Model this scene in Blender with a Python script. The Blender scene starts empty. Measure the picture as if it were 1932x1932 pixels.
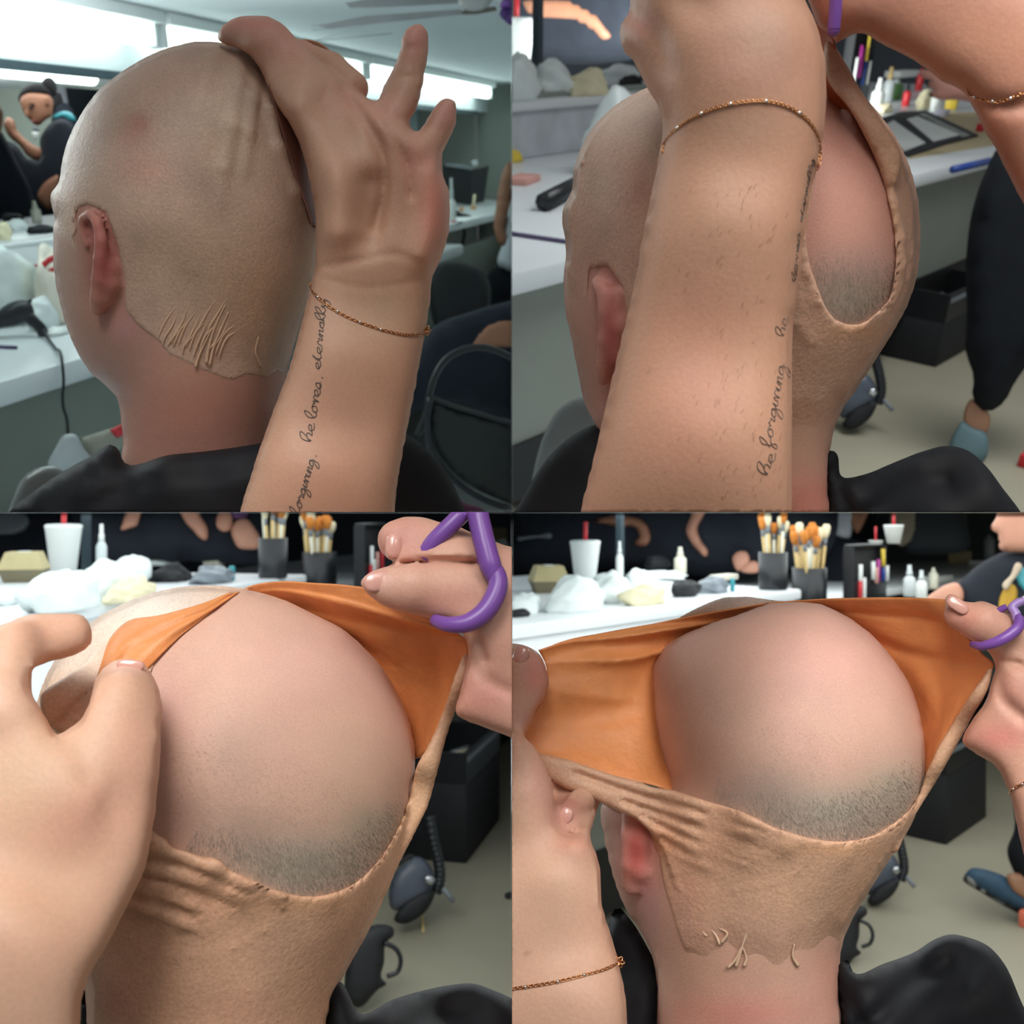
import bpy, bmesh, math, random
import numpy as np
from mathutils import Vector, Matrix
from mathutils.geometry import delaunay_2d_cdt

# ---------------------------------------------------------------- camera, world, lights
F = 1800.0                                   # focal length in pixels of the 1932 px frame
scene = bpy.context.scene
cam_d = bpy.data.cameras.new('camera'); cam = bpy.data.objects.new('camera', cam_d)
scene.collection.objects.link(cam); scene.camera = cam
cam_d.sensor_width = 36; cam_d.lens = F/1932*36; cam_d.clip_start = .01
cam.rotation_euler = (math.pi/2, 0, 0)       # at the origin, looking along +Y
scene.view_settings.view_transform = 'Standard'; scene.view_settings.look = 'None'
scene.view_settings.gamma = 1; scene.view_settings.use_curve_mapping = False
scene.view_settings.exposure = 0.0
cam_d.dof.use_dof = True; cam_d.dof.focus_distance = .56; cam_d.dof.aperture_fstop = 13

world = bpy.data.worlds.new('world'); scene.world = world; world.use_nodes = True
bg = world.node_tree.nodes['Background']
bg.inputs[0].default_value = (.93, .97, 1, 1); bg.inputs[1].default_value = .20

def area(name, loc, to, size, power, col=(1, 1, 1), sizey=None):
    l = bpy.data.lights.new(name, 'AREA'); l.energy = power; l.color = col; l.size = size
    if sizey: l.shape = 'RECTANGLE'; l.size_y = sizey
    o = bpy.data.objects.new(name, l); scene.collection.objects.link(o)
    o.location = loc
    o.rotation_euler = (Vector(to)-Vector(loc)).to_track_quat('-Z', 'Y').to_euler()
    return o
LIGHTS = [   # name, place, aim, size, power, colour, size y, beam angle
 ('salon_light_upper_left', (-1.1, 1.12, .73), (-.3, .72, .28), .55, 4.2, (.93, 1, 1), None, None),
 ('salon_light_upper_right', (.06, -.15, 1.15), (.2, .5, .2), .5, .65, (1, .98, .95), None, 60),
 ('added_softbox_lower_left', (-.25, .02, .42), (-.26, .58, -.25), .35, .80, (1, .98, .95), None, 60),  # added softbox, beam narrowed to spare the upper pictures
 ('added_softbox_lower_right', (.46, .0, .45), (.3, .6, -.25), .4, .92, (1, .98, .94), None, 60),  # added softbox with the same narrowed beam
 ('added_fill_lower_right', (.12, .0, .40), (.42, .6, -.15), .3, .36, (1, .98, .94), None, 50),  # added fill that brightens the right orange flap
# unseen area lights added flat under the lower ceilings to light the rooms
 ('added_top_light_lower_left', (-1.1, 2.6, -.012), (-1.1, 2.6, -2), 1.7, 14, (.95, 1, 1), 2.2, None),
 ('added_top_light_lower_left_near', (-.4, 1.5, -.012), (-.4, 1.5, -2), .6, 9, (.95, 1, 1), .5, None),
 ('added_top_light_lower_right', (1.3, 2.4, -.012), (1.3, 2.4, -2), 2.0, 30, (.95, 1, 1), 2.4, None),
 ('added_top_light_lower_right_near', (.5, 1.5, -.012), (.5, 1.5, -2), .6, 7, (.95, 1, 1), .5, None),
 ('added_top_light_upper_right', (1.5, 1.2, 2.2), (1.3, 2.2, .6), 1.5, 19, (.95, 1, 1), 1.5, 95),  # unseen light added over the upper right counter
 ('added_uplight_upper_left', (-.95, 2.3, 1.0), (-.95, 1.7, 2.4), .9, 6, (.93, 1, 1), .9, None),  # added uplight that brightens the ceiling
 ('added_far_light_upper_left', (1.0, 4.58, 2.35), (0.62, 6.66, 2.45), .8, 62, (.95, 1, .98), .8, None),  # added to brighten the end wall
 ('added_mirror_room_light', (-2.2, 4.3, 2.05), (-2.35, 4.6, 1.0), .8, 8, (.93, 1, 1), .8, None),  # added to brighten the woman behind the mirror line
 ('added_mirror_wall_light', (-3.43, 5.78, 2.65), (-3.56, 7.64, 2.83), .8, 55, (.93, 1, .98), .8, None),  # added to brighten the wall behind her
]
for a in LIGHTS:
    o = area(*a[:7])
    if a[7]: o.data.spread = math.radians(a[7])
# ---------------------------------------------------------------- tools
OX = (0, 966, 0, 966); OY = (0, 0, 966, 966)      # the four pictures of the sheet, each 966 px; q = half pixels inside one
rng = np.random.default_rng(7); random.seed(7)
def lin(c):
    c = np.asarray(c, float)/255.; return np.where(c <= .04045, c/12.92, ((c+.055)/1.055)**2.4)
def ray(p, qx, qy):
    return np.array([(OX[p]+qx/2-966)/F, 1., -(OY[p]+qy/2-966)/F])
class View:
    """a metric frame around the middle ray of one picture, D metres away; t runs along that ray in q units"""
    def __init__(s, p, D, c=(966, 966)):
        s.p = p; r = ray(p, *c); s.e3 = r/np.linalg.norm(r); s.D = D
        s.s0 = .5*D*s.e3[1]/F
        e1 = np.cross(s.e3, [0, 0, 1.]); s.e1 = e1/np.linalg.norm(e1); s.e2 = np.cross(s.e3, s.e1)   # e2 points down
    def pt(s, qx, qy, t=0):
        r = ray(s.p, qx, qy); return r*((s.D+t*s.s0)/(r @ s.e3))
    def pts(s, qx, qy, t):
        qx = np.asarray(qx, float); qy = np.asarray(qy, float)
        r = np.stack([(OX[s.p]+qx/2-966)/F, np.ones_like(qx), -(OY[s.p]+qy/2-966)/F], -1)
        k = (s.D+np.asarray(t)*s.s0)/(r @ s.e3); return r*k[..., None]
    def proj(s, P):
        y = P[..., 1]
        return ((P[..., 0]/y*F+966-OX[s.p])*2, (-P[..., 2]/y*F+966-OY[s.p])*2, (P @ s.e3-s.D)/s.s0)
    def rad(s, qx, qy, t, rq): return rq*.5*s.pt(qx, qy, t)[1]/F*.97
def spline(pts, n=6, closed=True):
    P = np.asarray(pts, float); N = len(P); out = []
    for i in range(N if closed else N-1):
        g = lambda j: P[j % N] if closed else P[min(max(j, 0), N-1)]
        a, b, c, d = g(i-1), g(i), g(i+1), g(i+2); L = np.linalg.norm(c-b)+1e-12; la = np.linalg.norm(b-a)+1e-12; ld = np.linalg.norm(d-c)+1e-12
        m0 = ((b-a)/la*L+(c-b)/L*la)/(la+L)*L if la > 1e-9 else c-b
        m1 = ((c-b)/L*ld+(d-c)/ld*L)/(ld+L)*L if ld > 1e-9 else c-b
        for u in np.arange(n)/n:
            out.append((2*u**3-3*u*u+1)*b+(u**3-2*u*u+u)*m0+(3*u*u-2*u**3)*c+(u**3-u*u)*m1)
    if not closed: out.append(P[-1])
    return np.array(out)
def resample(P, n):
    P = np.asarray(P, float); L = np.r_[0, np.cumsum(np.linalg.norm(np.diff(P, axis=0), axis=1))]
    u = np.linspace(0, L[-1], n); return np.stack([np.interp(u, L, P[:, k]) for k in range(P.shape[1])], 1)
def segdist(X, Y, poly, closed=True):
    d = np.full(X.shape, 1e9); N = len(poly)
    for i in range(N if closed else N-1):
        a = poly[i]; b = poly[(i+1) % N]; e = b-a; l = e @ e+1e-9
        h = np.clip(((X-a[0])*e[0]+(Y-a[1])*e[1])/l, 0, 1)
        d = np.minimum(d, (X-a[0]-e[0]*h)**2+(Y-a[1]-e[1]*h)**2)
    return np.sqrt(d)
def inside(X, Y, poly):
    r = np.zeros(X.shape, bool); N = len(poly)
    for i in range(N):
        x1, y1 = poly[i]; x2, y2 = poly[(i+1) % N]
        if y1 == y2: continue
        r ^= ((y1 > Y) != (y2 > Y)) & (X < (x2-x1)*(Y-y1)/(y2-y1)+x1)
    return r
class Pad:
    """an outline given a rounded body: half thickness h over the outline (Poisson), capped softly at H"""
    def __init__(s, poly, H, c=1.7, step=None, smooth=True, strokes=(), flat=None):
        P = spline(poly, 5) if smooth else np.asarray(poly, float)
        s.poly = P; lo = P.min(0); hi = P.max(0)
        st = step or max(3., max(hi-lo)/150.); s.st = st
        m = 3*st; s.lo = lo-m
        nx = int((hi[0]-lo[0]+2*m)/st)+2; ny = int((hi[1]-lo[1]+2*m)/st)+2
        X, Y = np.meshgrid(s.lo[0]+np.arange(nx)*st, s.lo[1]+np.arange(ny)*st, indexing='ij')
        ins = inside(X, Y, P); d = segdist(X, Y, P); s.sd = np.where(ins, d, -d)
        u = np.zeros((nx, ny)); ii, jj = np.meshgrid(range(nx), range(ny), indexing='ij')
        msk = [ins & ((ii+jj) % 2 == k) for k in (0, 1)]
        for m_ in msk: m_[0] = m_[-1] = False; m_[:, 0] = m_[:, -1] = False
        w = 2/(1+math.pi/max(nx, ny)); f = st*st
        for it in range(int(2.2*max(nx, ny))+60):
            for m_ in msk:
                r = np.zeros_like(u); r[1:-1, 1:-1] = .25*(u[2:, 1:-1]+u[:-2, 1:-1]+u[1:-1, 2:]+u[1:-1, :-2]+f)
                u[m_] += w*(r[m_]-u[m_])
        # a boundary-true value next to the outline
        h = c*np.sqrt(np.maximum(u, 0)); s.hraw = h
        h = h/(1+(h/H)**2)**.5
        for (line, wd, dp) in strokes:
            dd = segdist(X, Y, spline(line, 6, False), False)
            h = h-dp*np.exp(-(dd/wd)**2)*np.clip(s.sd/20, 0, 1)
        s.h = np.where(ins, np.maximum(h, 0), 0)
        gx, gy = np.gradient(s.h, st); s.g = 1/np.sqrt(1+np.minimum(gx*gx+gy*gy, 40))
    def samp(s, A, qx, qy, fill=0.):
        x = (qx-s.lo[0])/s.st; y = (qy-s.lo[1])/s.st
        i = np.clip(np.floor(x).astype(int), 0, A.shape[0]-2); j = np.clip(np.floor(y).astype(int), 0, A.shape[1]-2)
        fx = np.clip(x-i, 0, 1); fy = np.clip(y-j, 0, 1)
        return (A[i, j]*(1-fx)+A[i+1, j]*fx)*(1-fy)+(A[i, j+1]*(1-fx)+A[i+1, j+1]*fx)*fy
def tfun(ctrl):
    """depth t over the picture from a few control points (qx,qy,t)"""
    if np.isscalar(ctrl): return lambda x, y: np.full(np.shape(x), float(ctrl))
    C = np.asarray(ctrl, float)
    def f(x, y):
        w = 0; a = 0
        for cx, cy, ct in C:
            k = 1/(((x-cx)**2+(y-cy)**2)+900.)**1.3; w = w+k; a = a+k*ct
        return a/w
    return f
def smin(a, b, k):
    if k <= 0: return np.minimum(a, b)
    h = np.maximum(k-np.abs(a-b), 0)/k; return np.minimum(a, b)-h*h*k*.25
class Field:
    def __init__(s, view, h): s.v = view; s.h = h; s.pr = []
    def bb(s, P, r): P = np.atleast_2d(P); return P.min(0)-r, P.max(0)+r
    def add(s, fn, lo, hi, k, op='u'): s.pr.append((fn, np.asarray(lo), np.asarray(hi), k, op)); return s
    def chain(s, pts, k=8, fl=1., op='u'):
        v = s.v; km = k*v.s0
        for (a, b) in zip(pts[:-1], pts[1:]):
            A = v.pt(*a[:3]); B = v.pt(*b[:3]); r1 = v.rad(*a); r2 = v.rad(*b)
            def fn(P, A=A, B=B, r1=r1, r2=r2):
                e = B-A; l = e @ e+1e-12; pa = P-A; h = np.clip((pa @ e)/l, 0, 1)
                w = pa-h[..., None]*e; w3 = w @ v.e3
                return np.sqrt(np.maximum((w*w).sum(-1)-w3*w3+(w3/fl)**2, 0))-(r1+(r2-r1)*h)
            lo, hi = s.bb([A, B], max(r1, r2)*max(fl, 1)); s.add(fn, lo, hi, km, op)
        return s
    def ell(s, qx, qy, t, rx, ry, rt, ang=0, k=20, op='u'):
        v = s.v; C = v.pt(qx, qy, t); m = v.rad(qx, qy, t, 1.)
        ca, sa = math.cos(math.radians(ang)), math.sin(math.radians(ang))
        A1 = v.e1*ca+v.e2*sa; A2 = -v.e1*sa+v.e2*ca; R = (rx*m, ry*m, rt*m)
        def fn(P):
            d = P-C; x = d @ A1; y = d @ A2; z = d @ v.e3
            k0 = np.sqrt((x/R[0])**2+(y/R[1])**2+(z/R[2])**2); k1 = np.sqrt((x/R[0]**2)**2+(y/R[1]**2)**2+(z/R[2]**2)**2)
            return k0*(k0-1)/np.maximum(k1, 1e-9)
        lo, hi = s.bb(C, max(R)); return s.add(fn, lo, hi, k*v.s0, op)
    def pad(s, pad, t0=0, k=12, grow=0., op='u'):
        v = s.v; tf = tfun(t0)
        def fn(P):
            qx, qy, t = v.proj(P); m = .5*P[..., 1]/F
            sd = pad.samp(pad.sd, qx, qy); h = pad.samp(pad.h, qx, qy); g = pad.samp(pad.g, qx, qy)
            dt = np.abs(t-tf(qx, qy))
            out = np.sqrt(np.maximum(-sd, 0)**2+np.maximum(dt-h, 0)**2)
            return np.where(sd > 0, (dt-h)*g, out)*m-(grow(qx, qy) if callable(grow) else grow)
        T = tf(pad.poly[:, 0], pad.poly[:, 1]); hm = pad.h.max(); X, Y = pad.poly.T
        P = np.concatenate([v.pts(X, Y, T-hm), v.pts(X, Y, T+hm)])
        c = pad.poly.mean(0); tc = tf(*[np.array([q]) for q in c]); P = np.concatenate([P, v.pts([c[0]]*2, [c[1]]*2, np.r_[tc-hm, tc+hm])])
        lo, hi = s.bb(P, .005); return s.add(fn, lo, hi, k*v.s0, op)
    def polycut(s, poly, keep=True, op='x', tlim=None):
        """cut by a prism standing on a picture outline: keep the inside or the outside"""
        v = s.v; P = np.asarray(poly, float)
        def fn(Q):
            qx, qy, t = v.proj(Q); m = .5*Q[..., 1]/F
            sd = segdist(qx, qy, P)*np.where(inside(qx, qy, P), 1, -1)*m
            if tlim is not None: sd = np.minimum(sd, (tlim-t)*v.s0)
            return -sd if keep else sd
        s.pr.append((fn, None, None, 0, op)); return s
    def mesh(s, smooth=1, margin=.004):
        bbs = [(a, b) for (_, a, b, _, o) in s.pr if a is not None and o == 'u']
        lo = np.min([a for a, b in bbs], 0)-margin; hi = np.max([b for a, b in bbs], 0)+margin; h = s.h
        n = np.ceil((hi-lo)/h).astype(int)+1; D = np.full(n, .05)
        ax = [lo[i]+np.arange(n[i])*h for i in range(3)]
        for fn, a, b, k, op in s.pr:
            if a is None: sl = tuple(slice(0, n[i]) for i in range(3))
            else:
                i0 = np.clip(np.floor((a-k-3*h-lo)/h).astype(int), 0, n); i1 = np.clip(np.ceil((b+k+3*h-lo)/h).astype(int)+1, 0, n)
                sl = tuple(slice(i0[i], i1[i]) for i in range(3))
            if a is None:                                        # cuts only matter near the surface
                near = np.abs(D[sl]) < 6*h; idx = np.nonzero(near)
                if len(idx[0]) == 0: continue
                Q = np.stack([ax[i][idx[i]] for i in range(3)], -1); v = fn(Q)
                D[idx] = np.maximum(D[idx], v)
                continue
            P = np.stack(np.meshgrid(*[ax[i][sl[i]] for i in range(3)], indexing='ij'), -1)
            v = fn(P)
            if op == 'u': D[sl] = smin(D[sl], v, k)
            else: D[sl] = -smin(-D[sl], v, k)                    # subtract
        V, Fc = surface_nets(D, lo, h)
        return lap(V, Fc, smooth), Fc
def surface_nets(D, lo, h):
    S = D < 0; nx, ny, nz = D.shape
    c = np.zeros((nx-1, ny-1, nz-1), np.int8)
    for i in (0, 1):
        for j in (0, 1):
            for k in (0, 1): c += S[i:nx-1+i, j:ny-1+j, k:nz-1+k]
    cells = np.argwhere((c > 0) & (c < 8)); idx = np.full(c.shape, -1, int); idx[tuple(cells.T)] = np.arange(len(cells))
    acc = np.zeros((len(cells), 3)); cnt = np.zeros(len(cells))
    for a in range(3):
        o = [x for x in range(3) if x != a]
        for i in (0, 1):
            for j in (0, 1):
                p0 = np.zeros(3, int); p0[o[0]] = i; p0[o[1]] = j; p1 = p0.copy(); p1[a] = 1
                d0 = D[tuple((cells+p0).T)]; d1 = D[tuple((cells+p1).T)]; m = (d0 < 0) != (d1 < 0)
                t = np.where(m, d0/np.where(m, d0-d1, 1), 0)
                q = np.tile(p0.astype(float), (len(cells), 1)); q[:, a] = t
                acc[m] += q[m]; cnt[m] += 1
    V = lo+(cells+acc/cnt[:, None])*h; faces = []
    for a in range(3):
        o = [x for x in range(3) if x != a]; b, c_ = o
        n = [nx, ny, nz]; sl0 = [slice(1, n[i]-1) for i in range(3)]; sl1 = list(sl0)
        sl0[a] = slice(0, n[a]-1); sl1[a] = slice(1, n[a])
        s0 = S[tuple(sl0)]; s1 = S[tuple(sl1)]; E = np.argwhere(s0 != s1)
        if len(E) == 0: continue
        fl = s0[tuple(E.T)]; off = np.ones(3, int); off[a] = 0; base = E+off
        def ci(db, dc):
            k = base.copy(); k[:, b] += db; k[:, c_] += dc; return idx[tuple(k.T)]
        q = np.stack([ci(-1, -1), ci(0, -1), ci(0, 0), ci(-1, 0)], 1)
        flip = fl if a != 1 else ~fl
        q[~flip] = q[~flip][:, ::-1]; faces.append(q)
    Fc = np.concatenate(faces); return V, Fc[(Fc >= 0).all(1)]
def lap(V, Fc, it):
    if it <= 0: return V
    E = np.concatenate([Fc[:, [0, 1]], Fc[:, [1, 2]], Fc[:, [2, 3]], Fc[:, [3, 0]]])
    a = np.r_[E[:, 0], E[:, 1]]; b = np.r_[E[:, 1], E[:, 0]]; n = np.bincount(a, minlength=len(V))[:, None]
    for _ in range(it):
        for w in (.5, -.3):
            s_ = np.stack([np.bincount(a, V[b, k], len(V)) for k in range(3)], 1)/np.maximum(n, 1); V = V+w*(s_-V)
    return V
# ---- materials
MATS = {}
def nodes(m):
    m.use_nodes = True; nt = m.node_tree; return nt, nt.nodes['Principled BSDF']
def mat(name, col, rough=.5, metal=0., var=.10, vs=12., bump=0., bs=60., emit=0., alpha=1., spec=.5, coat=0., trans=0.):
    if name in MATS: return MATS[name]
    m = bpy.data.materials.new(name); nt, b = nodes(m); N = nt.nodes.new; L = nt.links.new
    c = lin(col); tc = N('ShaderNodeTexCoord'); no = N('ShaderNodeTexNoise'); no.inputs['Scale'].default_value = vs; no.inputs['Detail'].default_value = 3
    L(tc.outputs['Object'], no.inputs['Vector']); cr = N('ShaderNodeValToRGB')
    cr.color_ramp.elements[0].color = (*np.clip(c*(1-var), 0, 1), 1); cr.color_ramp.elements[1].color = (*np.clip(c*(1+var), 0, 1), 1)
    cr.color_ramp.elements[0].position = .3; cr.color_ramp.elements[1].position = .7
    L(no.outputs['Fac'], cr.inputs['Fac']); L(cr.outputs['Color'], b.inputs['Base Color'])
    b.inputs['Roughness'].default_value = rough; b.inputs['Metallic'].default_value = metal
    b.inputs['Specular IOR Level'].default_value = spec; b.inputs['Coat Weight'].default_value = coat
    if trans: b.inputs['Transmission Weight'].default_value = trans
    if alpha < 1: b.inputs['Alpha'].default_value = alpha
    if emit: L(cr.outputs['Color'], b.inputs['Emission Color']); b.inputs['Emission Strength'].default_value = emit
    if bump:
        n2 = N('ShaderNodeTexNoise'); n2.inputs['Scale'].default_value = bs; n2.inputs['Detail'].default_value = 4
        L(tc.outputs['Object'], n2.inputs['Vector']); bp = N('ShaderNodeBump'); bp.inputs['Strength'].default_value = bump; bp.inputs['Distance'].default_value = .004
        L(n2.outputs['Fac'], bp.inputs['Height']); L(bp.outputs['Normal'], b.inputs['Normal'])
    MATS[name] = m; return m
def skin_mat(name, rough=.5, bump=.25, bs=420., speck=.10, ss=300., sub=.12, spec=.35, blot=.07, bls=38.):
    """colour from the mesh's own skin colouring, with fine mottling and pores"""
    if name in MATS: return MATS[name]
    m = bpy.data.materials.new(name); nt, b = nodes(m); N = nt.nodes.new; L = nt.links.new
    at = N('ShaderNodeAttribute'); at.attribute_name = 'Col'; tc = N('ShaderNodeTexCoord')
    def noise(s, d):
        n = N('ShaderNodeTexNoise'); n.inputs['Scale'].default_value = s; n.inputs['Detail'].default_value = d; L(tc.outputs['Object'], n.inputs['Vector']); return n
    def scaled(n, amt):
        r = N('ShaderNodeMapRange'); r.inputs['From Min'].default_value = .3; r.inputs['From Max'].default_value = .7
        r.inputs['To Min'].default_value = 1-amt; r.inputs['To Max'].default_value = 1+amt; L(n.outputs['Fac'], r.inputs['Value']); return r
    r1 = scaled(noise(bls, 4), blot); r2 = scaled(noise(ss, 3), speck)
    mu = N('ShaderNodeMath'); mu.operation = 'MULTIPLY'; L(r1.outputs[0], mu.inputs[0]); L(r2.outputs[0], mu.inputs[1])
    mx = N('ShaderNodeVectorMath'); mx.operation = 'SCALE'; L(at.outputs['Color'], mx.inputs[0]); L(mu.outputs[0], mx.inputs['Scale'])
    L(mx.outputs[0], b.inputs['Base Color'])
    b.inputs['Roughness'].default_value = rough; b.inputs['Specular IOR Level'].default_value = spec
    b.inputs['Subsurface Weight'].default_value = sub; b.inputs['Subsurface Radius'].default_value = (1, .35, .2); b.inputs['Subsurface Scale'].default_value = .006
    n2 = noise(bs, 5); bp = N('ShaderNodeBump'); bp.inputs['Strength'].default_value = bump; bp.inputs['Distance'].default_value = .0012
    L(n2.outputs['Fac'], bp.inputs['Height']); L(bp.outputs['Normal'], b.inputs['Normal'])
    MATS[name] = m; return m
# ---- objects
def thing(name, label, cat, loc, group=None):
    o = bpy.data.objects.new(name, None); scene.collection.objects.link(o); o.location = tuple(loc)
    o.empty_display_size = .02; o['label'] = label; o['category'] = cat
    if group: o['group'] = group
    return o
def mk(name, V, Fc, m, p=None, parent=None, label=None, cat=None, group=None, kind=None, col=None, smooth=True, base=None, mods=None):
    """one mesh object; p is the picture whose room it stands in: nothing reaches through the partitions between the rooms"""
    V = np.asarray(V, float)
    if isinstance(Fc, np.ndarray):                               # outward normals
        A, B, C_ = V[Fc[:, 0]], V[Fc[:, 1]], V[Fc[:, 2]]
        if np.einsum('ij,ij->i', A-V.mean(0), np.cross(B-A, C_-A)).sum() < 0: Fc = Fc[:, ::-1]
    if base is None: base = (V.max(0)+V.min(0))/2
    base = np.asarray(base, float)
    me = bpy.data.meshes.new(name); me.from_pydata((V-base).tolist(), [], [list(map(int, f)) for f in Fc]); me.update()
    if col is not None:
        ca = me.color_attributes.new('Col', 'FLOAT_COLOR', 'POINT')
        ca.data.foreach_set('color', np.c_[col, np.ones(len(col))].astype(np.float32).ravel())
    if p is not None:
        sx = -1 if p in (0, 2) else 1; sz = 1 if p in (0, 1) else -1; e = 2e-5
        for ax_, sg in ((0, sx), (2, sz)):
            if (V[:, ax_]*sg < e).any():
                bm = bmesh.new(); bm.from_mesh(me); co = Vector((-base[0], -base[1], -base[2])); no = Vector((0, 0, 0))
                co[ax_] += sg*e; no[ax_] = -sg
                r = bmesh.ops.bisect_plane(bm, geom=bm.verts[:]+bm.edges[:]+bm.faces[:], plane_co=co, plane_no=no, clear_outer=True)
                ed = [g for g in r['geom_cut'] if isinstance(g, bmesh.types.BMEdge) and g.is_boundary]
                if ed:
                    try: bmesh.ops.holes_fill(bm, edges=ed, sides=0)
                    except Exception: pass
                bm.to_mesh(me); bm.free()
    if not isinstance(Fc, np.ndarray):
        bm = bmesh.new(); bm.from_mesh(me); bmesh.ops.recalc_face_normals(bm, faces=bm.faces[:]); bm.to_mesh(me); bm.free()
    if smooth is True: me.shade_smooth()
    elif smooth: 
        me.shade_smooth(); me.set_sharp_from_angle(angle=math.radians(smooth))
    o = bpy.data.objects.new(name, me); scene.collection.objects.link(o); me.materials.append(m)
    if parent is not None:
        o.parent = parent; q = parent; off = Vector((0, 0, 0))
        while q is not None: off += q.location; q = q.parent
        o.location = Vector(base)-off
    else: o.location = tuple(base)
    if label: o['label'] = label
    if cat: o['category'] = cat
    if group: o['group'] = group
    if kind: o['kind'] = kind
    return o
def paint(view, V, base, blobs):
    """skin colouring, with some shade painted in: blobs are (qx,qy,rx,ry,colour,strength)"""
    C = np.tile(lin(base), (len(V), 1)); qx, qy, t = view.proj(V)
    for (x, y, rx, ry, c, s_) in blobs:
        w = (s_*np.exp(-(((qx-x)/rx)**2+((qy-y)/ry)**2)))[:, None]; C = C*(1-w)+lin(c)*w
    C = C*.87+.13*(C @ np.array([.3, .59, .11]))[:, None]            # muted a little towards grey
    return np.clip(C, 0, 1)
def inflate(view, poly, H, c=1.7, t0=0, n=None, smooth=True, strokes=(), step=None):
    """closed mesh with an exact outline and a rounded body"""
    pad = Pad(poly, H, c, step, smooth, strokes); tf = tfun(t0); P = pad.poly
    ext = (P.max(0)-P.min(0)).max(); sp = ext/(n or 22)
    per = np.r_[0, np.cumsum(np.linalg.norm(np.diff(np.r_[P, P[:1]], axis=0), axis=1))][-1]
    B = resample(np.r_[P, P[:1]], max(16, int(per/sp*1.6)))[:-1]
    X, Y = np.meshgrid(np.arange(P[:, 0].min(), P[:, 0].max(), sp), np.arange(P[:, 1].min(), P[:, 1].max(), sp*.87), indexing='ij')
    X = X+(np.arange(X.shape[1]) % 2)*sp*.5; sd = pad.samp(pad.sd, X, Y); k = sd > sp*.35
    pts = np.r_[B, np.c_[X[k], Y[k]]]
    nb = len(B)
    vs, es, fs, _, _, _ = delaunay_2d_cdt([Vector(q) for q in pts], [(i, (i+1) % nb) for i in range(nb)], [], 1, 1e-6)
    Q = np.array([[v.x, v.y] for v in vs]); fs = [list(f) for f in fs]
    on = segdist(Q[:, 0], Q[:, 1], B) < 1e-3*ext
    h = pad.samp(pad.h, Q[:, 0], Q[:, 1]); hb = np.sqrt(2*np.maximum(pad.samp(pad.sd, Q[:, 0], Q[:, 1]), 0)*max(H*.25, 1)); h = np.maximum(h, np.minimum(hb, 0)); h[on] = 0
    t = tf(Q[:, 0], Q[:, 1]); front = view.pts(Q[:, 0], Q[:, 1], t-h); bi = np.full(len(Q), -1); nin = np.nonzero(~on)[0]
    bi[on] = np.nonzero(on)[0]; bi[nin] = len(Q)+np.arange(len(nin))
    back = view.pts(Q[nin, 0], Q[nin, 1], (t+h)[nin])
    cen = [Q[f].mean(0) for f in fs]; keep = inside(np.array([c_[0] for c_ in cen]), np.array([c_[1] for c_ in cen]), B)
    out = []
    for f, kp in zip(fs, keep):
        if not kp: continue
        a = Q[f]; ar = np.sum(a[:, 0]*np.roll(a[:, 1], -1)-a[:, 1]*np.roll(a[:, 0], -1))
        f = f if ar > 0 else f[::-1]
        out.append([int(i) for i in f[::-1]]); out.append([int(bi[i]) for i in f])
    return np.r_[front, back], out
def loft(view, rows, nu=50, nv=40, disp=None, thick=.0008):
    """a sheet through a net of points (rows of (qx,qy,t)); disp(u,v) pushes it along the view in q"""
    R = [resample(spline(r, 8, False), nu) for r in rows]; R = np.array(R)             # rows x nu x 3
    G = np.stack([resample_param(R[:, i], nv) for i in range(nu)], 1)                   # nv x nu x 3
    U, Vv = np.meshgrid(np.linspace(0, 1, nu), np.linspace(0, 1, nv))
    t = G[..., 2]+(disp(U, Vv) if disp else 0)
    P = view.pts(G[..., 0], G[..., 1], t).reshape(-1, 3); return sheet(P, nu, nv, thick)
def resample_param(P, n):
    S = spline(P, 8, False); u = np.linspace(0, len(S)-1, n); i = np.clip(u.astype(int), 0, len(S)-2); f = (u-i)[:, None]
    return S[i]*(1-f)+S[i+1]*f
def sheet(P, nu, nv, thick):
    G = P.reshape(nv, nu, 3); du = np.gradient(G, axis=1); dv = np.gradient(G, axis=0); N = np.cross(du, dv)
    N /= np.maximum(np.linalg.norm(N, axis=-1, keepdims=True), 1e-12)
    if N[nv//2, nu//2] @ G[nv//2, nu//2] > 0: N = -N
    A = (G+N*thick/2).reshape(-1, 3); B = (G-N*thick/2).reshape(-1, 3); n = nu*nv; Fc = []
    for j in range(nv-1):
        for i in range(nu-1):
            a = j*nu+i; Fc.append([a, a+1, a+nu+1, a+nu]); Fc.append([n+a, n+a+nu, n+a+nu+1, n+a+1])
    rim = [i for i in range(nu)]+[j*nu+nu-1 for j in range(1, nv)]+[(nv-1)*nu+i for i in range(nu-2, -1, -1)]+[j*nu for j in range(nv-2, 0, -1)]
    for a, b in zip(rim, rim[1:]+rim[:1]): Fc.append([a, n+a, n+b, b])
    return np.r_[A, B], Fc
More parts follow.
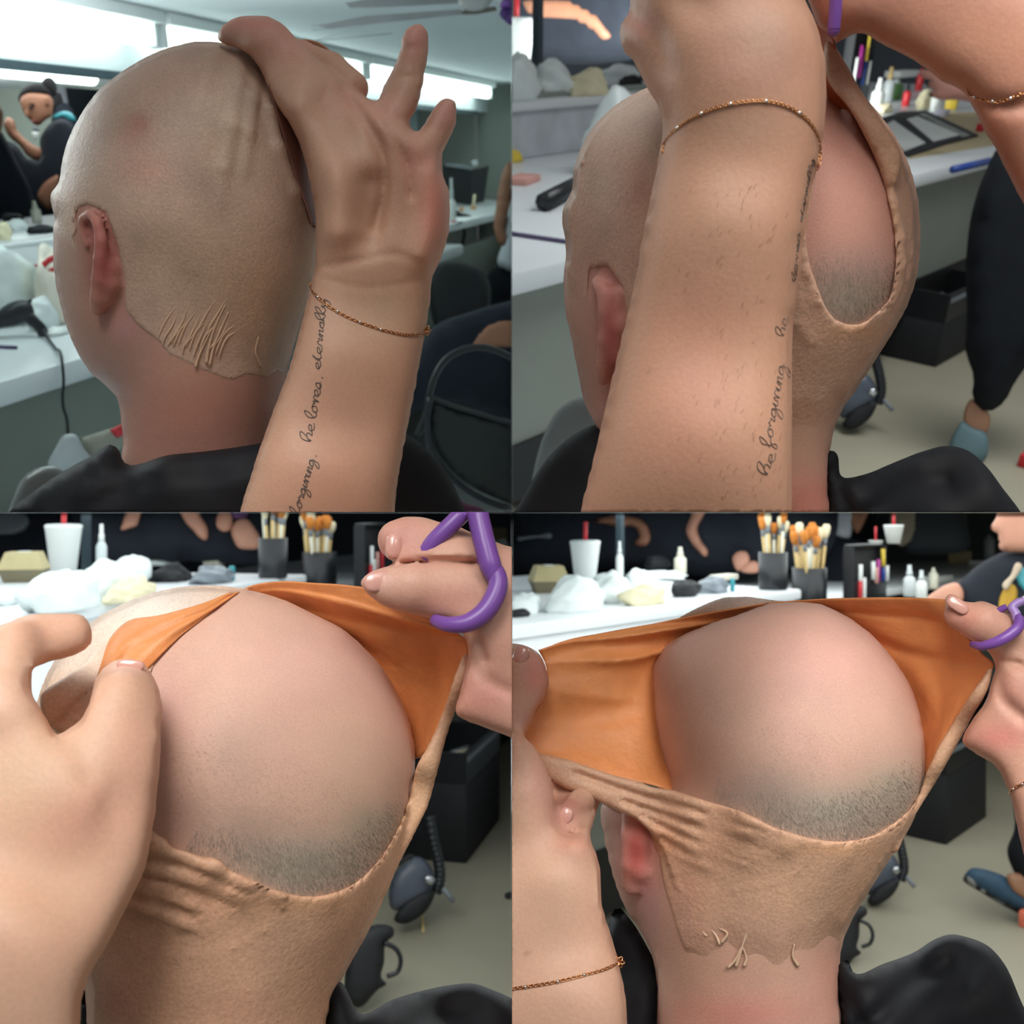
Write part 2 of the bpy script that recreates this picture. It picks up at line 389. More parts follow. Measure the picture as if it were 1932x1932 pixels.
class MB:
    """collects simple shapes in a local frame (X, Y, Z metres) and gives world vertices through matrix M (4x4 numpy)"""
    def __init__(s, M=None): s.V = []; s.F = []; s.M = np.eye(4) if M is None else np.asarray(M, float)
    def put(s, V, Fc):
        o = len(s.V); s.V += [list(map(float, v)) for v in V]; s.F += [[i+o for i in f] for f in Fc]; return s
    def box(s, c, d, bev=0.):
        x, y, z = c; a, b, e = [k/2 for k in d]; r = min(bev, a*.9, b*.9, e*.9)
        if r <= 0:
            V = [(x+i*a, y+j*b, z+k*e) for i in (-1, 1) for j in (-1, 1) for k in (-1, 1)]
            return s.put(V, [[0, 1, 3, 2], [4, 6, 7, 5], [0, 4, 5, 1], [2, 3, 7, 6], [0, 2, 6, 4], [1, 5, 7, 3]])
        bm = bmesh.new(); bmesh.ops.create_cube(bm, size=1); bmesh.ops.scale(bm, vec=(2*a, 2*b, 2*e), verts=bm.verts)
        bmesh.ops.bevel(bm, geom=bm.edges[:], offset=r, segments=2, profile=.5, affect='EDGES')
        bm.verts.ensure_lookup_table(); V = [(v.co.x+x, v.co.y+y, v.co.z+z) for v in bm.verts]; Fc = [[v.index for v in f.verts] for f in bm.faces]; bm.free()
        return s.put(V, Fc)
    def lathe(s, prof, n=20, c=(0, 0, 0), axis='z', cap=True):
        V = []; Fc = []; m = len(prof)
        for (r, z) in prof:
            for i in range(n):
                a = 2*math.pi*i/n; p = (r*math.cos(a), r*math.sin(a), z)
                if axis == 'x': p = (p[2], p[0], p[1])
                if axis == 'y': p = (p[1], p[2], p[0])
                V.append((p[0]+c[0], p[1]+c[1], p[2]+c[2]))
        for j in range(m-1):
            for i in range(n): Fc.append([j*n+i, j*n+(i+1) % n, (j+1)*n+(i+1) % n, (j+1)*n+i])
        if cap: Fc.append(list(range(n))[::-1]); Fc.append([(m-1)*n+i for i in range(n)])
        return s.put(V, Fc)
    def tube(s, path, r, n=8, smooth=6, closed=False):
        P = spline(path, smooth, closed) if smooth else np.asarray(path, float); V = []; Fc = []; m = len(P)
        T = np.gradient(P, axis=0) if not closed else np.roll(P, -1, 0)-np.roll(P, 1, 0)
        T /= np.maximum(np.linalg.norm(T, axis=1, keepdims=True), 1e-9); up = np.array([.13, .21, .97])
        if abs(T[0] @ up) > .9: up = np.array([1., .1, 0])
        N = up-T[0]*(T[0] @ up)
        for i in range(m):
            N = N-T[i]*(T[i] @ N); N /= max(np.linalg.norm(N), 1e-9); B = np.cross(T[i], N); rr = r(i/(m-1)) if callable(r) else r
            for k in range(n):
                a = 2*math.pi*k/n; V.append(P[i]+rr*(math.cos(a)*N+math.sin(a)*B))
        for i in range(m if closed else m-1):
            j = (i+1) % m
            for k in range(n): Fc.append([i*n+k, i*n+(k+1) % n, j*n+(k+1) % n, j*n+k])
        if not closed: Fc.append(list(range(n))[::-1]); Fc.append([(m-1)*n+k for k in range(n)])
        return s.put(V, Fc)
    def prism(s, poly, z0, z1):
        n = len(poly); V = [(x, y, z0) for x, y in poly]+[(x, y, z1) for x, y in poly]
        return s.put(V, [list(range(n))[::-1], list(range(n, 2*n))]+[[i, (i+1) % n, n+(i+1) % n, n+i] for i in range(n)])
    def blob(s, c, r, n=12, bump=0., seed=0, flat=None, crum=0.):
        g = np.random.default_rng(seed); V = []; Fc = []; m = n//2+1; ph = g.uniform(0, 6, 12); fr = g.uniform(1, 4, 12)
        cd = g.normal(size=(26, 3)); cd /= np.linalg.norm(cd, axis=1)[:, None]; ch = g.uniform(.75, 1.15, 26)
        for j in range(m+1):
            th = math.pi*j/m
            for i in range(n):
                a = 2*math.pi*i/n; d = np.array([math.sin(th)*math.cos(a), math.sin(th)*math.sin(a), math.cos(th)])
                k = 1+bump*sum(math.sin(fr[q]*3*d[q % 3]+ph[q]+2*d[(q+1) % 3]*fr[q]) for q in range(12))/5
                if crum: k *= 1-crum+crum*min(ch[q]/max(1e-3, float(d @ cd[q])) for q in range(26) if d @ cd[q] > .25) if any(d @ cd[q] > .25 for q in range(26)) else 1
                p = np.array(c)+d*np.array(r)*k
                if flat is not None: p[2] = max(p[2], flat)
                V.append(p)
        for j in range(m):
            for i in range(n): Fc.append([j*n+i, (j+1)*n+i, (j+1)*n+(i+1) % n, j*n+(i+1) % n])
        return s.put(V, Fc)
    def world(s):
        V = np.asarray(s.V, float); return V @ s.M[:3, :3].T+s.M[:3, 3]
    def obj(s, name, m, p=None, **k): return mk(name, s.world(), s.F, m, p, **k)
class Room:
    """a room seen in one picture: horizon row and vanishing point of its long wall give the up and wall directions"""
    def __init__(s, p, hq, vq):
        s.p = p; e = math.atan2(-(OY[p]+hq/2-966), F); s.up = np.array([0, -math.sin(e), math.cos(e)])
        d = ray(p, vq, hq); d = d-s.up*(d @ s.up); s.a = d/np.linalg.norm(d); s.b = np.cross(s.up, s.a)*-1.   # b: to the right of the wall line, off the wall
        s.R = np.stack([s.a, -s.b, s.up], 1)                     # local axes: a along the wall, -b into the wall, up
    def on_h(s, qx, qy, h): r = ray(s.p, qx, qy); return r*(h/(r @ s.up))
    def on_b(s, qx, qy, b): r = ray(s.p, qx, qy); return r*(b/(r @ s.b))
    def co(s, P): return np.array([P @ s.a, -(P @ s.b), P @ s.up])
    def W(s, a, w, h): return s.a*a-s.b*w+s.up*h                 # w = distance into the wall side
    def M(s, P=None, rz=0., tilt=None):
        m = np.eye(4); c, q = math.cos(rz), math.sin(rz); Rz = np.array([[c, -q, 0], [q, c, 0], [0, 0, 1]])
        R = s.R @ Rz
        if tilt is not None: R = R @ np.array(Matrix.Rotation(tilt[1], 3, tilt[0]))
        m[:3, :3] = R
        if P is not None: m[:3, 3] = P
        return m
    def box(s, name, a0, a1, w0, w1, h0, h1, m, bev=0., **k):
        return MB(s.M()).box(((a0+a1)/2, (w0+w1)/2, (h0+h1)/2), (a1-a0, w1-w0, h1-h0), bev).obj(name, m, s.p, smooth=30 if bev else False, **k)
    def size(s, P, q): return q*.5*P[1]/F                         # metres for q units at a point
# ---------------------------------------------------------------- rooms: partitions, walls, floors, counters
R1 = Room(0, 550, 3000); R2 = Room(1, 70, 3900); R3 = Room(2, 0, 2760); R4 = Room(3, 0, 3425)
WHITE = mat('white_laminate', (226, 230, 232), .32, var=.02, vs=3); PAINT = mat('grey_green_paint', (150, 158, 150), .6, var=.05, vs=2)
APRON = mat('grey_green_panel', (138, 143, 134), .55, var=.05, vs=3); BLACK = mat('black_kick', (18, 18, 20), .5, var=.2)
CEIL = mat('white_ceiling', (214, 222, 226), .7, var=.02, vs=2, bump=.05, bs=40); FLOOR = mat('speckled_floor_tile', (150, 144, 126), .5, var=.10, vs=2.2, bump=.04, bs=30)
DARK = mat('dark_wall', (56, 62, 70), .7, var=.15, vs=2); MIRR = mat('mirror_edge', (70, 84, 92), .3, .4, var=.1)  # dark wall tone raised to stand for lens haze
STR = dict(kind='structure')
def slab(name, V, m, p, **k): return mk(name, V, [[0, 1, 2, 3]], m, p, smooth=False, **k)
# thin partitions between the four rooms, behind the people
for nm, V in (('wall_partition_upper', [(0, 1.3, .02), (0, 9, .02), (0, 9, 5), (0, 1.3, 2.2)]), ('wall_partition_lower', [(0, 1.3, -.02), (0, 9, -.02), (0, 9, -5), (0, 1.3, -2.2)])):
    slab(nm, V, WHITE, None, **STR)
slab('ceiling_lower_left', [(-.01, 1.2, 0), (-5, 1.2, 0), (-5, 9, 0), (-.01, 9, 0)], CEIL, None, **STR)
slab('ceiling_lower_right', [(.01, 1.2, 0), (5, 1.2, 0), (5, 9, 0), (.01, 9, 0)], CEIL, None, **STR)
# --- upper left room
R1.box('ceiling', -.2, 7.6, .55, 2.12, .40, .43, CEIL, **STR); R1.box('ceiling_reflected', -.2, 7.6, 2.14, 6.6, .42, .45, CEIL, **STR)
R1.box('wall_mirror', -.2, 7.6, 2.12, 2.16, .22, .42, CEIL, **STR); R1.box('trim_1', -.2, 6.72, 2.105, 2.125, .196, .222, MIRR, **STR)
R1.box('wall_end', 7.0, 7.04, -3, 2.2, -1.2, 3.2, PAINT, **STR); R1.box('wall_end_reflected', 6.95, 6.99, 2.2, 6.6, -1.2, .5, PAINT, **STR)
R1.box('wall_reflected', -1, 7.6, 6.4, 6.44, -1.3, .5, mat('reflected_wall', (170, 186, 176), .6, var=.04), **STR)
R1.box('wall_pillar', 6.05, 6.35, 2.4, 2.7, -.3, .42, mat('grey_pillar', (150, 165, 168), .5), **STR)
R1.box('wall_doorway', 5.5, 6.6, 4.4, 4.5, -1.2, .34, DARK, **STR)
R1.box('floor', -1, 9, -4, 6.6, -1.24, -1.2, mat('dark_floor', (70, 72, 70), .5), **STR)
R1.box('wall_apron', -.4, 7.0, 1.60, 1.64, -.98, -.49, APRON, **STR); R1.box('wall_back_low', -.4, 4.6, 2.12, 2.16, -1.2, -.28, PAINT, **STR)
ct = thing('counter', 'white make-up counter with backsplash running under the mirror beside the man', 'counter', R1.W(2.2, 1.8, -.5))
R1.box('worktop', -.4, 4.6, 1.52, 2.11, -.505, -.45, WHITE, .012, parent=ct); R1.box('backsplash', -.4, 4.6, 2.06, 2.115, -.45, -.25, WHITE, .01, parent=ct); R1.box('ledge_shelf', -.4, 4.6, 2.06, 2.75, -.275, -.25, WHITE, .008, parent=ct)
ct = thing('counter', 'white counter end carrying the black case, behind the open hand', 'counter', R1.W(5.8, 1.9, -.36))
R1.box('worktop', 4.62, 6.98, 1.60, 2.3, -.40, -.36, WHITE, .01, parent=ct); R1.box('counter_leg', 6.0, 6.03, 1.66, 1.69, -1.2, -.40, APRON, parent=ct)
# --- upper right room
R2.box('floor', -1.5, 7, -3, 3.2, -1.19, -1.15, FLOOR, **STR); R2.box('wall_back', -1, 14, 5.4, 5.44, -1.2, 2.6, DARK, **STR)
R2.box('wall_apron', -.2, 7, 1.38, 1.42, -.86, -.49, APRON, **STR); R2.box('baseboard_counter', -.2, 7, 1.37, 1.44, -1.0, -.86, BLACK, **STR); R2.box('wall_back_low', -.2, 4.0, 2.565, 2.6, -1.15, -.24, PAINT, **STR)
ct = thing('counter', 'white counter with a raised ledge and beige board, behind the forearm', 'counter', R2.W(2.5, 1.7, -.5))
R2.box('worktop', -.2, 7, 1.32, 2.55, -.50, -.45, WHITE, .012, parent=ct); R2.box('worktop', 4.05, 8, 2.55, 4.9, -.50, -.45, WHITE, .012, parent=ct); R2.box('backsplash', -.2, 4.0, 2.50, 2.56, -.45, -.275, mat('grey_backsplash', (196, 200, 206), .4), .008, parent=ct); R2.box('ledge_shelf', -.2, 4.0, 2.48, 4.5, -.29, -.26, WHITE, .008, parent=ct)
# --- lower left room
R3.box('floor', -1.5, 7, -3, 3, -1.19, -1.15, FLOOR, **STR); R3.box('wall_back', -1, 9.5, 3.5, 3.54, -1.2, -.001, DARK, **STR)
R3.box('wall_apron', -.2, 7, 1.10, 1.14, -.94, -.49, APRON, **STR); R3.box('baseboard_counter', -.2, 7, 1.09, 1.16, -1.12, -.94, BLACK, **STR)
ct = thing('counter', 'white counter and ledge crossing behind the torn cap and left hand', 'counter', R3.W(2.0, 1.2, -.5))
R3.box('worktop', -.2, 7, 1.02, 1.52, -.50, -.45, WHITE, .012, parent=ct); R3.box('ledge_shelf', 3.13, 7, 1.6, 2.6, -.33, -.30, WHITE, .008, parent=ct); R3.box('backsplash', -.2, 3.12, 1.48, 1.54, -.45, -.235, WHITE, .008, parent=ct); R3.box('ledge_shelf', -.2, 3.12, 1.46, 2.6, -.25, -.22, WHITE, .008, parent=ct)
# --- lower right room
R4.box('floor', -1.5, 7.5, -3, 3, -1.19, -1.15, FLOOR, **STR); R4.box('wall_back', -1.5, 9.5, 3.1, 3.14, -1.2, -.001, DARK, **STR)
R4.box('wall_apron', -.2, 7, 1.62, 1.66, -.92, -.49, APRON, **STR); R4.box('baseboard_counter', -.2, 7, 1.61, 1.68, -1.1, -.92, BLACK, **STR)
ct = thing('counter', 'white counter and ledge crossing behind the stretched orange cap', 'counter', R4.W(2.0, 1.1, -.5))
R4.box('worktop', -.2, 2.9, 1.08, 1.34, -.50, -.45, WHITE, .012, parent=ct); R4.box('backsplash', -.2, 2.55, 1.30, 1.36, -.45, -.235, WHITE, .008, parent=ct); R4.box('ledge_shelf', -.2, 2.55, 1.28, 2.25, -.25, -.22, WHITE, .008, parent=ct); R4.box('ledge_shelf', 2.56, 6, 1.5, 2.25, -.33, -.30, WHITE, .008, parent=ct)
# ---------------------------------------------------------------- things that recur
PLASTIC = mat('white_bag_plastic', (232, 240, 238), .35, var=.06, vs=20, bump=.5, bs=28, spec=.5)
FOAM = mat('white_foam', (232, 236, 232), .5, var=.02); REDP = mat('red_plastic', (196, 40, 48), .4); CREAM = mat('cream_tissue', (234, 224, 188), .7, var=.08, bump=.4, bs=40)
KRAFT = mat('kraft_board', (186, 172, 128), .7, var=.06, vs=20); BLK = mat('black_plastic', (26, 28, 32), .35, var=.15); BLKM = mat('black_matte', (20, 21, 25), .7, var=.2)
IVORY = mat('ivory_plastic', (222, 220, 200), .4); GREYP = mat('grey_plastic', (120, 126, 132), .4); WOOD = mat('light_wood', (206, 178, 120), .5, var=.12, vs=60); BRIS = mat('orange_bristle', (206, 128, 48), .8, var=.2, vs=80)
BLUEP = mat('blue_plastic', (40, 70, 150), .4); MAG = mat('magenta_plastic', (170, 50, 140), .4); TEAL = mat('teal_plastic', (60, 150, 160), .4); YEL = mat('yellow_plastic', (226, 196, 70), .5); CLEAR = mat('clear_plastic', (206, 214, 214), .15, var=.03); PINKB = mat('pink_sponge', (214, 160, 150), .8, var=.06, bump=.3)
LILACG = mat('dusty_purple', (86, 72, 110), .4)
BSKIN = mat('tanned_skin', (158, 108, 82), .55, var=.08, vs=14); PSKIN = mat('rosy_skin', (196, 140, 116), .55, var=.08, vs=14); DSKIN = mat('brown_skin', (150, 106, 78), .55, var=.08)
BCLOTH = mat('black_clothing', (36, 40, 48), .85, var=.2, vs=8, spec=.2); BHAIR = mat('dark_hair', (30, 28, 30), .75, var=.25, vs=40, spec=.25)  # clothing black raised to carry lens haze in its colour
WCLOTH = mat('white_cotton', (206, 212, 220), .75, var=.06); NAVY = mat('charcoal_trousers', (20, 22, 27), .85, var=.2, spec=.2)
def cup(R, q, h, wq, hq, label, straw=.5, drop=0):
    P = R.on_h(q[0], q[1], h); m = R.size(P, 1.); r = wq*m/2; H = hq*m; t = thing('foam_cup', label, 'cup', P)
    M = R.M(P)
    MB(M).lathe([(r*.62, 0), (r*.66, 0), (r*.97, H*.93), (r*1.0, H*.95), (r*1.0, H), (r*.93, H*1.005)], 24).obj('cup_body', FOAM, R.p, parent=t, base=P)
    MB(M).lathe([(r*.95, H*.985), (r*.9, H*1.02), (r*.3, H*1.03)], 24).obj('lid', CLEAR, R.p, parent=t)
    if straw: MB(M).tube([(0, 0, H*.8), (r*.05, 0, H*(1+straw))], r*.14, 8, 0).obj('straw', REDP, R.p, parent=t, label='red straw')
    return t
def bottle(R, q, h, wq, hq, label, m=None, name='spray_bottle', cap=None, capfrac=.35):
    P = R.on_h(q[0], q[1], h); k = R.size(P, 1.); r = wq*k/2; H = hq*k; t = thing(name, label, 'bottle', P); M = R.M(P); z = H*(1-capfrac)
    MB(M).lathe([(r*.9, 0), (r, r*.2), (r, z*.85), (r*.55, z)], 16).obj('bottle_body', m or IVORY, R.p, parent=t)
    MB(M).lathe([(r*.5, z), (r*.5, z+(H-z)*.4), (r*.36, z+(H-z)*.45), (r*.32, H)], 14).obj('cap', cap or m or IVORY, R.p, parent=t)
    return t
def bag(R, q, h, wq, hq, label, seed, m=None, name='plastic_bag', dep=.6, cat='bag', group=None):
    P = R.on_h(q[0], q[1], h); k = R.size(P, 1.); a = wq*k/2; H = hq*k
    return MB(R.M(P)).blob((0, 0, H*.35), (a, a*dep, H*.65), 34, .13, seed, 0., .8).obj(name, m or PLASTIC, R.p, label=label, cat=cat, group=group, base=P)
def boxy(name, R, q, h, dims, m, label, cat, rz=0., bev=.004, lift=0.):
    P = R.on_h(q[0], q[1], h)+R.up*lift; k = R.size(P, 1.); d = [x*k for x in dims]
    return MB(R.M(P, rz)).box((0, 0, d[2]/2), d, bev).obj(name, m, R.p, smooth=30, label=label, cat=cat, base=P)
def rod(name, R, qa, qb, h, rq, m, label, cat, lift=None):
    A = R.on_h(*qa, h); B = R.on_h(*qb, h); r = rq*R.size(A, 1.); up = R.up*r*1.02
    return MB().tube([A+up, (A+B)/2+up, B+up], r, 8, 0).obj(name, m, R.p, label=label, cat=cat)
def brush(P, top, r, label, group, hm, tm, p):
    """a make-up brush standing in a pot: handle, ferrule, bristles"""
    P = np.asarray(P); top = np.asarray(top); t = thing('makeup_brush', label, 'brush', P, group); at = lambda u: P+(top-P)*u
    MB().tube([at(0), at(.4), at(.72)], lambda u: r*(.7+.3*u), 7, 0).obj('handle', hm, p, parent=t)
    MB().tube([at(.72), at(.82)], r*1.05, 7, 0).obj('ferrule', GREYP, p, parent=t)
    MB().tube([at(.82), at(.9), at(.97), at(1.)], lambda u: r*(1.2+1.1*math.sin(u*3.0)), 8, 0).obj('bristles', tm, p, parent=t)
    return t
def pot(R, q, h, wq, hq, label, n, seed, blabel, group, spread=1.5, lenq=None):
    P = R.on_h(q[0], q[1], h); k = R.size(P, 1.); r = wq*k/2; H = hq*k; g = np.random.default_rng(seed)
    MB(R.M(P)).lathe([(r*.95, 0), (r, H*.05), (r, H), (r*.9, H), (r*.9, H*.12), (0.001, H*.1)], 20, cap=False).obj('brush_pot', BLK, R.p, label=label, cat='pot', base=P)
    for i in range(n):
        a = g.uniform(0, 6.28); rr = r*.6*math.sqrt(g.random()); b = np.array([rr*math.cos(a), rr*math.sin(a), H*.15]); L = H*g.uniform(1.55, 2.0)
        tp = b+np.array([math.cos(a)*r*spread*.5*g.random()+g.uniform(-.3, .3)*r, math.sin(a)*r*.4, L]); W = R.M(P)
        o = lambda v: W[:3, :3] @ v+W[:3, 3]
        brush(o(b), o(tp), r*.11, blabel, group, [WOOD, IVORY, WOOD][i % 3], [BRIS, BRIS, CREAM][i % 3], R.p)
def clamshell(R, q, h, wq, hq, label, rz=.6):
    P = R.on_h(q[0], q[1], h); k = R.size(P, 1.); a = wq*k/2; H = hq*k; t = thing('takeout_box', label, 'box', P); M = R.M(P, rz)
    fr = lambda z0, s0, z1, s1: [[(x*s*a, y*s*a, z) for x, y in ((-1, -1), (1, -1), (1, 1), (-1, 1))] for z, s in ((z0, s0), (z1, s1))]
    q6 = [[3, 2, 1, 0], [4, 5, 6, 7], [0, 1, 5, 4], [1, 2, 6, 5], [2, 3, 7, 6], [3, 0, 4, 7]]
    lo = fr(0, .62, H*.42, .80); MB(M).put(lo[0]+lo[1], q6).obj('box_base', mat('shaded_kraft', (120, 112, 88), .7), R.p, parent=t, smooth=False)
    hi = fr(H*.43, .82, H, .58); MB(M).put(hi[0]+hi[1], q6).obj('box_lid', KRAFT, R.p, parent=t, smooth=False)
    MB(M).box((0, 0, H+.001), (a*.55, a*.4, .002)).obj('sticker', WHITE, R.p, parent=t, smooth=False); return t
def figure(p, D, name, label, parts, cat='person', c=(966, 966), group=None):
    """a person in the background built from rounded outlines: (part, outline, thickness, material, depth)"""
    w = View(p, D, c); x = parts[0][1]; t = thing(name, label, cat, w.pt(np.mean([a[0] for a in x]), max(a[1] for a in x), 0), group)
    for (nm, poly, H, m, t0) in parts:
        V, Q = inflate(w, poly, H, 1.6, t0, n=16); mk(nm, V, Q, m, p, parent=t)
    return t
# ---------------------------------------------------------------- shared pieces of the foreground
SKIN = skin_mat('skin', bump=.15, bs=500, speck=.04, ss=500, blot=.045, bls=30); CAPM = skin_mat('latex_cap_outside', rough=.48, bump=.40, bs=430, speck=.10, ss=620, blot=.16, bls=24, sub=.05)
SCALP = skin_mat('shaved_scalp', rough=.6, bump=.2, bs=800, speck=.06, ss=900, blot=.05, sub=.08)
ORANGE = mat('latex_cap_inside', (220, 142, 84), .5, var=.16, vs=26, bump=.25, bs=150)
CAPE = mat('black_cape_cloth', (18, 19, 24), .72, var=.2, vs=9, bump=.15, bs=30, spec=.3)
GOLD = mat('rose_gold', (205, 150, 105), .25, 1., var=.05)
SILVER = mat('silver_bead', (225, 222, 215), .18, 1., var=.03)
INK = mat('tattoo_ink', (98, 88, 82), .6, var=.15)
PURPLE = mat('purple_plastic', (122, 78, 160), .35, var=.06)
NAIL = mat('fingernail', (214, 160, 146), .22, var=.05, coat=.4)
STEEL = mat('steel', (190, 192, 195), .25, 1., var=.04)
class Body:
    """a pad with its depth, kept so that things can lie on its near surface"""
    def __init__(s, view, poly, H, t0, strokes=(), c=1.7, step=None):
        s.v = view; s.pad = Pad(poly, H, c, step, True, strokes); s.t0 = t0; s.tf = tfun(t0)
    def front(s, x, y, lift=0.):
        x = np.asarray(x, float); y = np.asarray(y, float); return s.tf(x, y)-s.pad.samp(s.pad.h, x, y)-lift
    def at(s, x, y, lift=0.): return s.v.pts(np.atleast_1d(x), np.atleast_1d(y), s.front(np.atleast_1d(x), np.atleast_1d(y), lift))
LET = dict(
 e=[(0, .3), (.5, .6), (.45, 1), (.15, .9), (.1, .3), (.35, 0), (.8, .3)], h=[(0, .2), (.4, 1.4), (.35, 2.2), (.15, 2.1), (.15, 0), (.25, .8), (.55, 1), (.65, .6), (.6, .05), (.9, .3)],
 f=[(0, .2), (.4, 1.4), (.4, 2.2), (.2, 2.), (.2, 0), (.2, -1.1), (.4, -.9), (.35, .1), (.8, .4)], o=[(0, .5), (.3, 1), (.05, .6), (.2, 0), (.5, .2), (.5, .8), (.3, 1), (.8, .8)],
 r=[(0, .6), (.2, 1.1), (.3, .85), (.5, .9), (.45, .1), (.75, .3)], g=[(0, .5), (.5, 1), (.1, .8), (.15, .1), (.5, .4), (.5, 1), (.45, -1), (.15, -1.1), (.2, -.6), (.8, .4)],
 i=[(0, .3), (.2, 1), (.2, .1), (.5, .3)], v=[(0, .6), (.15, 1), (.3, 0), (.55, 1), (.75, .85)], n=[(0, .5), (.15, 1), (.15, 0), (.3, .8), (.5, 1), (.55, .1), (.8, .3)],
 l=[(0, .3), (.35, 1.6), (.3, 2.2), (.12, 2), (.15, .2), (.3, 0), (.55, .3)], s=[(0, .3), (.3, 1.05), (.45, .4), (.25, 0), (.05, .15), (.6, .3)],
 t=[(0, .4), (.25, 1.9), (.2, .2), (.35, 0), (.6, .35)], a=[(0, .5), (.5, 1), (.15, .9), (.1, .2), (.35, .05), (.5, .9), (.5, .1), (.8, .3)],
 y=[(0, .7), (.1, 1), (.15, .3), (.45, .3), (.5, 1), (.45, -1), (.15, -1.1), (.2, -.5), (.8, .4)])
def tattoo(body, words, parent, p, wid=2.0, label=None):
    """handwriting laid on the skin; words = (text, start, end, x height) with the letters' tops to the left of the writing direction"""
    mb = MB()
    for text, A, B, xh in words:
        A = np.array(A, float); B = np.array(B, float); d = (B-A)/np.linalg.norm(B-A); up = np.array([d[1], -d[0]])
        pen = []; x = 0
        for ch in text:
            if ch == '.': pen.append([(x+.4, .05), (x+.5, .15), (x+.45, 0)]); x += 1.1; continue
            if ch == ' ': x += .9; continue
            q = [(x+a+.12*b, b) for a, b in LET[ch]]
            if pen and text[text.index(ch)-1] not in ' .' and x > 0 and len(pen[-1]) > 3: pen[-1] += q
            else: pen.append(q)
            x += LET[ch][-1][0]-.02
        k = np.linalg.norm(B-A)/x
        for st in pen:
            S = spline(st, 5, False); Q = A+S[:, :1]*k*d+S[:, 1:]*xh*up
            P = body.at(Q[:, 0], Q[:, 1], 1.2)
            mb.tube(P, body.v.rad(A[0], A[1], 0, wid), 5, 0)
    return mb.obj('tattoo', INK, p, parent=parent, label=label)
def bracelet(body, line, beads, parent, p, label, r=4.2, pitch=8.5, charm=None, lift=3.):
    L = spline(line, 10, False); L = resample(L, max(8, int(np.linalg.norm(np.diff(L, axis=0), axis=1).sum()/pitch)))
    P = body.at(L[:, 0], L[:, 1], lift); m = body.v.rad(*L[0], 0, 1.); mb = MB()
    for i in range(len(P)-1):                                   # little oval links, every other one turned
        c = (P[i]+P[i+1])/2; d = P[i+1]-P[i]; ln = np.linalg.norm(d); d = d/ln; n = np.cross(d, body.v.e3); n /= np.linalg.norm(n)
        w = n if i % 2 else (n+body.v.e3)*.7; an = np.linspace(0, 2*math.pi, 8, endpoint=False)
        mb.tube([c+d*math.cos(a)*ln*.72+w*math.sin(a)*r*m*.8 for a in an], r*m*.33, 5, 0, True)
    o = mb.obj('bracelet', GOLD, p, parent=parent, label=label)
    for u in beads:
        i = int(u*(len(P)-1)); MB().lathe([(r*m*.5, -r*m*1.0), (r*m*1.1, -r*m*.6), (r*m*1.1, r*m*.6), (r*m*.5, r*m*1.0)], 8, P[i]).obj('bead', SILVER, p, parent=o)
    if charm is not None:
        c = body.at(charm[0], charm[1], lift+6)[0]; mb = MB()
        for a in range(6):
            t = a*math.pi/3; d = body.v.e1*math.cos(t)+body.v.e2*math.sin(t); e = body.v.e1*-math.sin(t)+body.v.e2*math.cos(t)
            mb.tube([c, c+d*9*m+e*6*m-body.v.e3*6*m, c+d*19*m, c+d*9*m-e*6*m-body.v.e3*6*m], 2.2*m, 5, 4, True)
        mb.obj('flower_charm', GOLD, p, parent=o)
    return o
def nail(view, q, t, rx, ry, ang, parent, p, lift=0):
    """a domed fingernail lying on a fingertip"""
    c = view.pt(q[0], q[1], t); m = view.rad(*q, t, 1.); a = math.radians(ang)
    d1 = view.e1*math.cos(a)+view.e2*math.sin(a); d2 = -view.e1*math.sin(a)+view.e2*math.cos(a)
    V = []; n = 16
    for j in range(5):
        k = (j+1)/5
        for i in range(n):
            th = 2*math.pi*i/n; x = abs(math.cos(th))**.75*np.sign(math.cos(th))*k; y = abs(math.sin(th))**.75*np.sign(math.sin(th))*k
            V.append(c+d1*x*rx*m+d2*y*ry*m+view.e3*(k*k*.30*ry*m))
    V.append(c); Fc = [[j*n+i, (j+1)*n+i, (j+1)*n+(i+1) % n, j*n+(i+1) % n] for j in range(4) for i in range(n)]+[[len(V)-1, i, (i+1) % n] for i in range(n)]
    b = len(V); V += [v+view.e3*.25*ry*m for v in V]
    Fc += [[k+b for k in f[::-1]] for f in Fc]+[[4*n+i, 4*n+(i+1) % n, b+4*n+(i+1) % n, b+4*n+i] for i in range(n)]
    return mk('fingernail', V, Fc, NAIL, p, parent=parent)
# ---------------------------------------------------------------- upper left picture: man from behind left, arm with thumb on the cap
v = View(0, .75)
man1 = thing('person', 'man with a tan bald cap and black cape, ear showing, seen from behind left', 'person', v.pt(740, 1900, 0))
HEAD1 = [(205, 900), (203, 960), (208, 1040), (225, 1130), (250, 1220), (290, 1320), (340, 1400), (400, 1455), (440, 1495), (458, 1570), (465, 1650), (462, 1740), (470, 1990),
 (1050, 1990), (1052, 1750), (1058, 1560), (1082, 1400), (1115, 1270), (1160, 1120), (1190, 980), (1200, 850), (1185, 700), (1150, 560), (1090, 420), (1010, 310),
 (930, 220), (840, 170), (760, 160), (690, 172), (600, 200), (520, 240), (440, 292), (370, 352), (320, 420), (280, 490), (250, 570), (236, 640), (226, 695), (204, 722), (194, 745), (200, 772), (207, 805), (208, 835), (203, 870)]
h1 = Body(v, HEAD1, 900, [(640, 700, 0), (500, 1150, 60), (740, 1900, 60), (900, 300, -20), (1150, 900, -20)])
f = Field(v, .0022).pad(h1.pad, h1.t0)
def on1(L): return [(x, y, float(h1.front(x, y))-l, r) for x, y, l, r in L]
